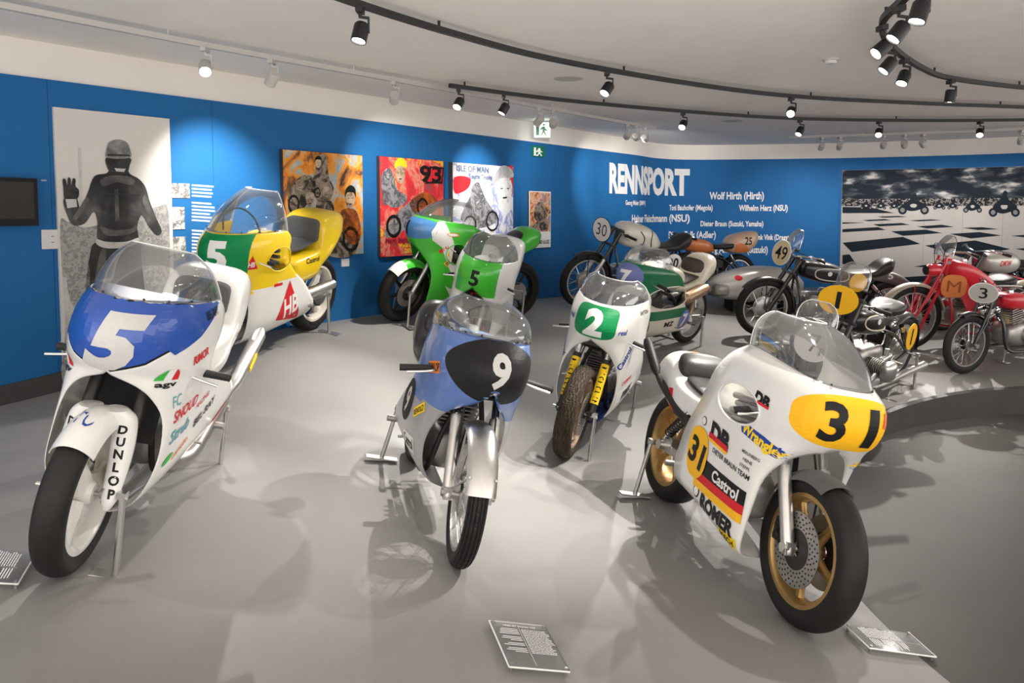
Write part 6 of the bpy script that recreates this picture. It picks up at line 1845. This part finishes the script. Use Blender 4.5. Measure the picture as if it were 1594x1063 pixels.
# ================================================================== TRACK LIGHTS
M_TRACKB = mat('black_track', (.012, .012, .012), .45)
M_TRACKW = mat('white_track', (.52, .49, .46), .55)
M_LENS = mat('lit_lens', (.9, .9, .88), .3, emit=(1, .95, .88), estr=14)
M_REFL = mat('lamp_reflector', (.8, .8, .78), .2, .9)
def track(name, pts, m, label, z=2.90, w=.036, h=.034, smooth=60):
    P = [at_height(x, y, z) for x, y in pts]
    P = [Vector(p) for p in catmull([tuple(p) for p in P], smooth)]
    R = []
    for i, p in enumerate(P):
        t = (P[min(i + 1, len(P) - 1)] - P[max(0, i - 1)]).normalized()
        n = Vector((-t.y, t.x, 0))
        R.append([p + n * w / 2 + Vector((0, 0, -h / 2)), p + n * w / 2 + Vector((0, 0, h / 2)), p - n * w / 2 + Vector((0, 0, h / 2)), p - n * w / 2 + Vector((0, 0, -h / 2))])
    o = obj(name, MB().rings(R), m, smooth=30)
    tag(o, label, 'light track', 'ceiling light tracks')
    for i in range(2, len(P), 12):
        obj('ceiling_bracket', MB().cyl(P[i], (P[i].x, P[i].y, CEIL), .009, 8), m, o)
    return P
TA = track('light_track', [(470, -30), (540, 0), (700, 50.5), (860, 92), (1067, 129), (1235, 149.7), (1420, 160), (1594, 166.7), (1750, 172)], M_TRACKB, 'longest black curved track crossing the middle of the ceiling')
TB = track('light_track', [(700, 133), (860, 154), (1050, 172), (1228, 184), (1420, 187.5), (1594, 186.5), (1750, 184)], M_TRACKB, 'thin black curved track nearest the back wall')
TC = track('light_track', [(1460, -60), (1405, 0), (1373, 37), (1390, 74), (1436, 106), (1482, 122), (1594, 136), (1700, 140)], M_TRACKB, 'tightly curved black track carrying the cluster of spotlights')
TW = track('light_track', [(-120, -16), (0, 8), (350, 76), (700, 140), (1020, 200)], M_TRACKW, 'white straight track running along the blue wall')
TR = track('light_track', [(1228, 214), (1400, 208.5), (1594, 201), (1700, 196)], M_TRACKW, 'white straight track in front of the mural')
SPOTS = []
def spot(P, px, target, black, label, power=1.0, size=44, drop=.13, head=1.0, cone=None, yaw=0, blend=.95):
    """a spotlight hung from track P at the track point that shows at px."""
    def sx(p):
        return IW / 2 + FPX * p.x / (p.y * cos(PITCH) - (p.z - CAMZ) * sin(PITCH))
    if isinstance(px, Vector):
        a = px
    else:
        fine = [Vector(q) for q in catmull([tuple(q) for q in P], 600)]
        def sy(p):
            return PPY - FPX * ((p.z - CAMZ) * cos(PITCH) + p.y * sin(PITCH)) / (p.y * cos(PITCH) - (p.z - CAMZ) * sin(PITCH))
        if isinstance(px, tuple):
            a = min(fine, key=lambda p: (sx(p) - px[0]) ** 2 + (sy(p) - px[1]) ** 2)
        else:
            a = min(fine, key=lambda p: abs(sx(p) - px))
    m = M_TRACKB if black else M_TRACKW
    c = a + Vector((0, 0, -drop - .02))
    e = empty('track_spotlight', Matrix.Translation(a))
    tag(e, label, 'spotlight', 'track spotlights')
    obj('adaptor', MB().box((0, 0, -.03), (.035, .09, .03)), m, e, 0)
    obj('arm', MB().cyl((0, 0, -.03), (0, 0, -drop * .55), .009, 8).bar((.0, .0, -drop * .5), (.045 * head, 0, -drop * .55), .014, .014).bar((.045 * head, 0, -drop * .5), (.045 * head, 0, -drop - .02), .02, .008), m, e, 0)
    d = (Vector(target) - c).normalized()
    q = d.to_track_quat('Z', 'Y').to_matrix().to_4x4()
    T = Matrix.Translation(c - a) @ q
    r, L = .042 * head, .10 * head
    obj('housing', MB().lathe([(.001, -L * .55), (r * .8, -L * .55), (r * .97, -L * .45), (r, -L * .35), (r, L * .5), (r * .88, L * .5), (r * .8, L * .38), (.001, L * .38)], (0, 0, 0), 'z', 24), m, e, 38, T)
    obj('lens', MB().lathe([(.001, L * .42), (r * .80, L * .42)], (0, 0, 0), 'z', 20), M_LENS, e, 38, T)
    l = bpy.data.lights.new('spot_beam', 'SPOT')
    l.energy = LAMP_POWER * power
    l.spot_size = radians(size)
    l.spot_blend = blend
    l.shadow_soft_size = .022
    l.color = (1.0, .945, .875)
    lo = bpy.data.objects.new('spot_beam', l)
    COL.objects.link(lo)
    lo.parent = e
    lo.matrix_local = Matrix.Translation(c - a + d * (L * .6)) @ (-d).to_track_quat('Z', 'Y').to_matrix().to_4x4()
    return e
# long black track
spot(TA, 560, (-1.2, 3.6, .5), True, 'lone black spotlight on the longest track above the tall photo side', .5, 50)
spot(TA, 945, (-.8, 4.9, .4), True, 'black spotlight on the longest track beside the flush round speaker', 2.0, 60)
spot(TA, 1232, (1.0, 4.0, .4), True, 'lower hanging black spotlight midway along the longest track', 1.0, 50)
# thin black track
spot(TB, 714, (-1.4, 5.4, .6), True, 'black spotlight at the very end of the thin black track', 2.0, 64)
spot(TB, 784, (-1.2, 7.0, .7), True, 'second black spotlight from the end of the thin black track', 1.6, 60)
spot(TB, 1064, (.6, 6.6, .5), True, 'black spotlight on the thin black track above the capital wall heading', 1.5, 60)
spot(TB, 1245, (2.0, 8.6, .5), True, 'black spotlight on the thin black track above the names list', 2.0, 60)
spot(TB, 1369, (3.2, 7.4, .4), True, 'black spotlight on the thin black track above the mural edge', 1.8, 60)
spot(TB, 1525, (4.4, 7.6, .4), True, 'black spotlight on the thin black track above the mural riders', 1.8, 60)
# inner track
spot(TC, (1436, -28), (1.2, 3.6, .5), True, 'large black spotlight highest in the cluster on the tight track', .9, 50)
spot(TC, (1400, 5), (.1, 4.2, .3), True, 'large black spotlight second highest in the cluster on the tight track', 2.8, 46)
spot(TC, (1375, 36), (-.7, 4.2, .4), True, 'black spotlight third down the cluster on the tight track', 1.6, 52)
spot(TC, (1384, 66), (.4, 5.2, .4), True, 'black spotlight lowest of the cluster on the tight track, facing away', 1.2, 50)
spot(TC, (1408, 88), (1.6, 5.0, .4), True, 'black spotlight lowest of the cluster on the tight track, lens showing', .5, 50)
spot(TC, 1480, (3.4, 6.8, .3), True, 'black spotlight apart from the cluster on the tight track', 1.3, 60)
def on_wall(px, py):
    s, z = wall_px(px, py)
    return wall_pt(s, z)
for px, tx, lab, pw, sz in ((318, (250, 330), 'white spotlight with its lit lens turned into the room above the tall photo', 1.1, 50), (423, (330, 330), 'white spotlight turned away to the wall above the orange canvas', 1.3, 70),
                    (612, (620, 300), 'white spotlight above the red canvas', .9, 60), (840, (740, 300), 'first white spotlight beside the lit exit sign', .9, 55), (860, (860, 300), 'second white spotlight beside the lit exit sign', .7, 55),
                    (976, (940, 300), 'first of three white spotlights at the end of the white wall track', .9, 60), (990, (1020, 320), 'middle of three white spotlights at the end of the white wall track', .9, 60), (1004, (1090, 340), 'last of three white spotlights at the end of the white wall track', .9, 60)):
    spot(TW, px, on_wall(*tx) if px != 318 else Vector((-1.2, 2.9, .5)), False, lab, pw * .9, sz, blend=.9)
for px, tx, lab in ((1279, (1220, 330), 'first white spotlight along the track by the mural'), (1307, (1290, 330), 'second white spotlight along the track by the mural'), (1376, (1360, 340), 'third white spotlight along the track by the mural'),
                    (1408, (1430, 340), 'fourth white spotlight along the track by the mural'), (1437, (1500, 340), 'fifth white spotlight along the track by the mural'), (1590, (1570, 340), 'white spotlight cut by the photo edge near the mural')):
    spot(TR, px, on_wall(*tx), False, lab, .4, 60)
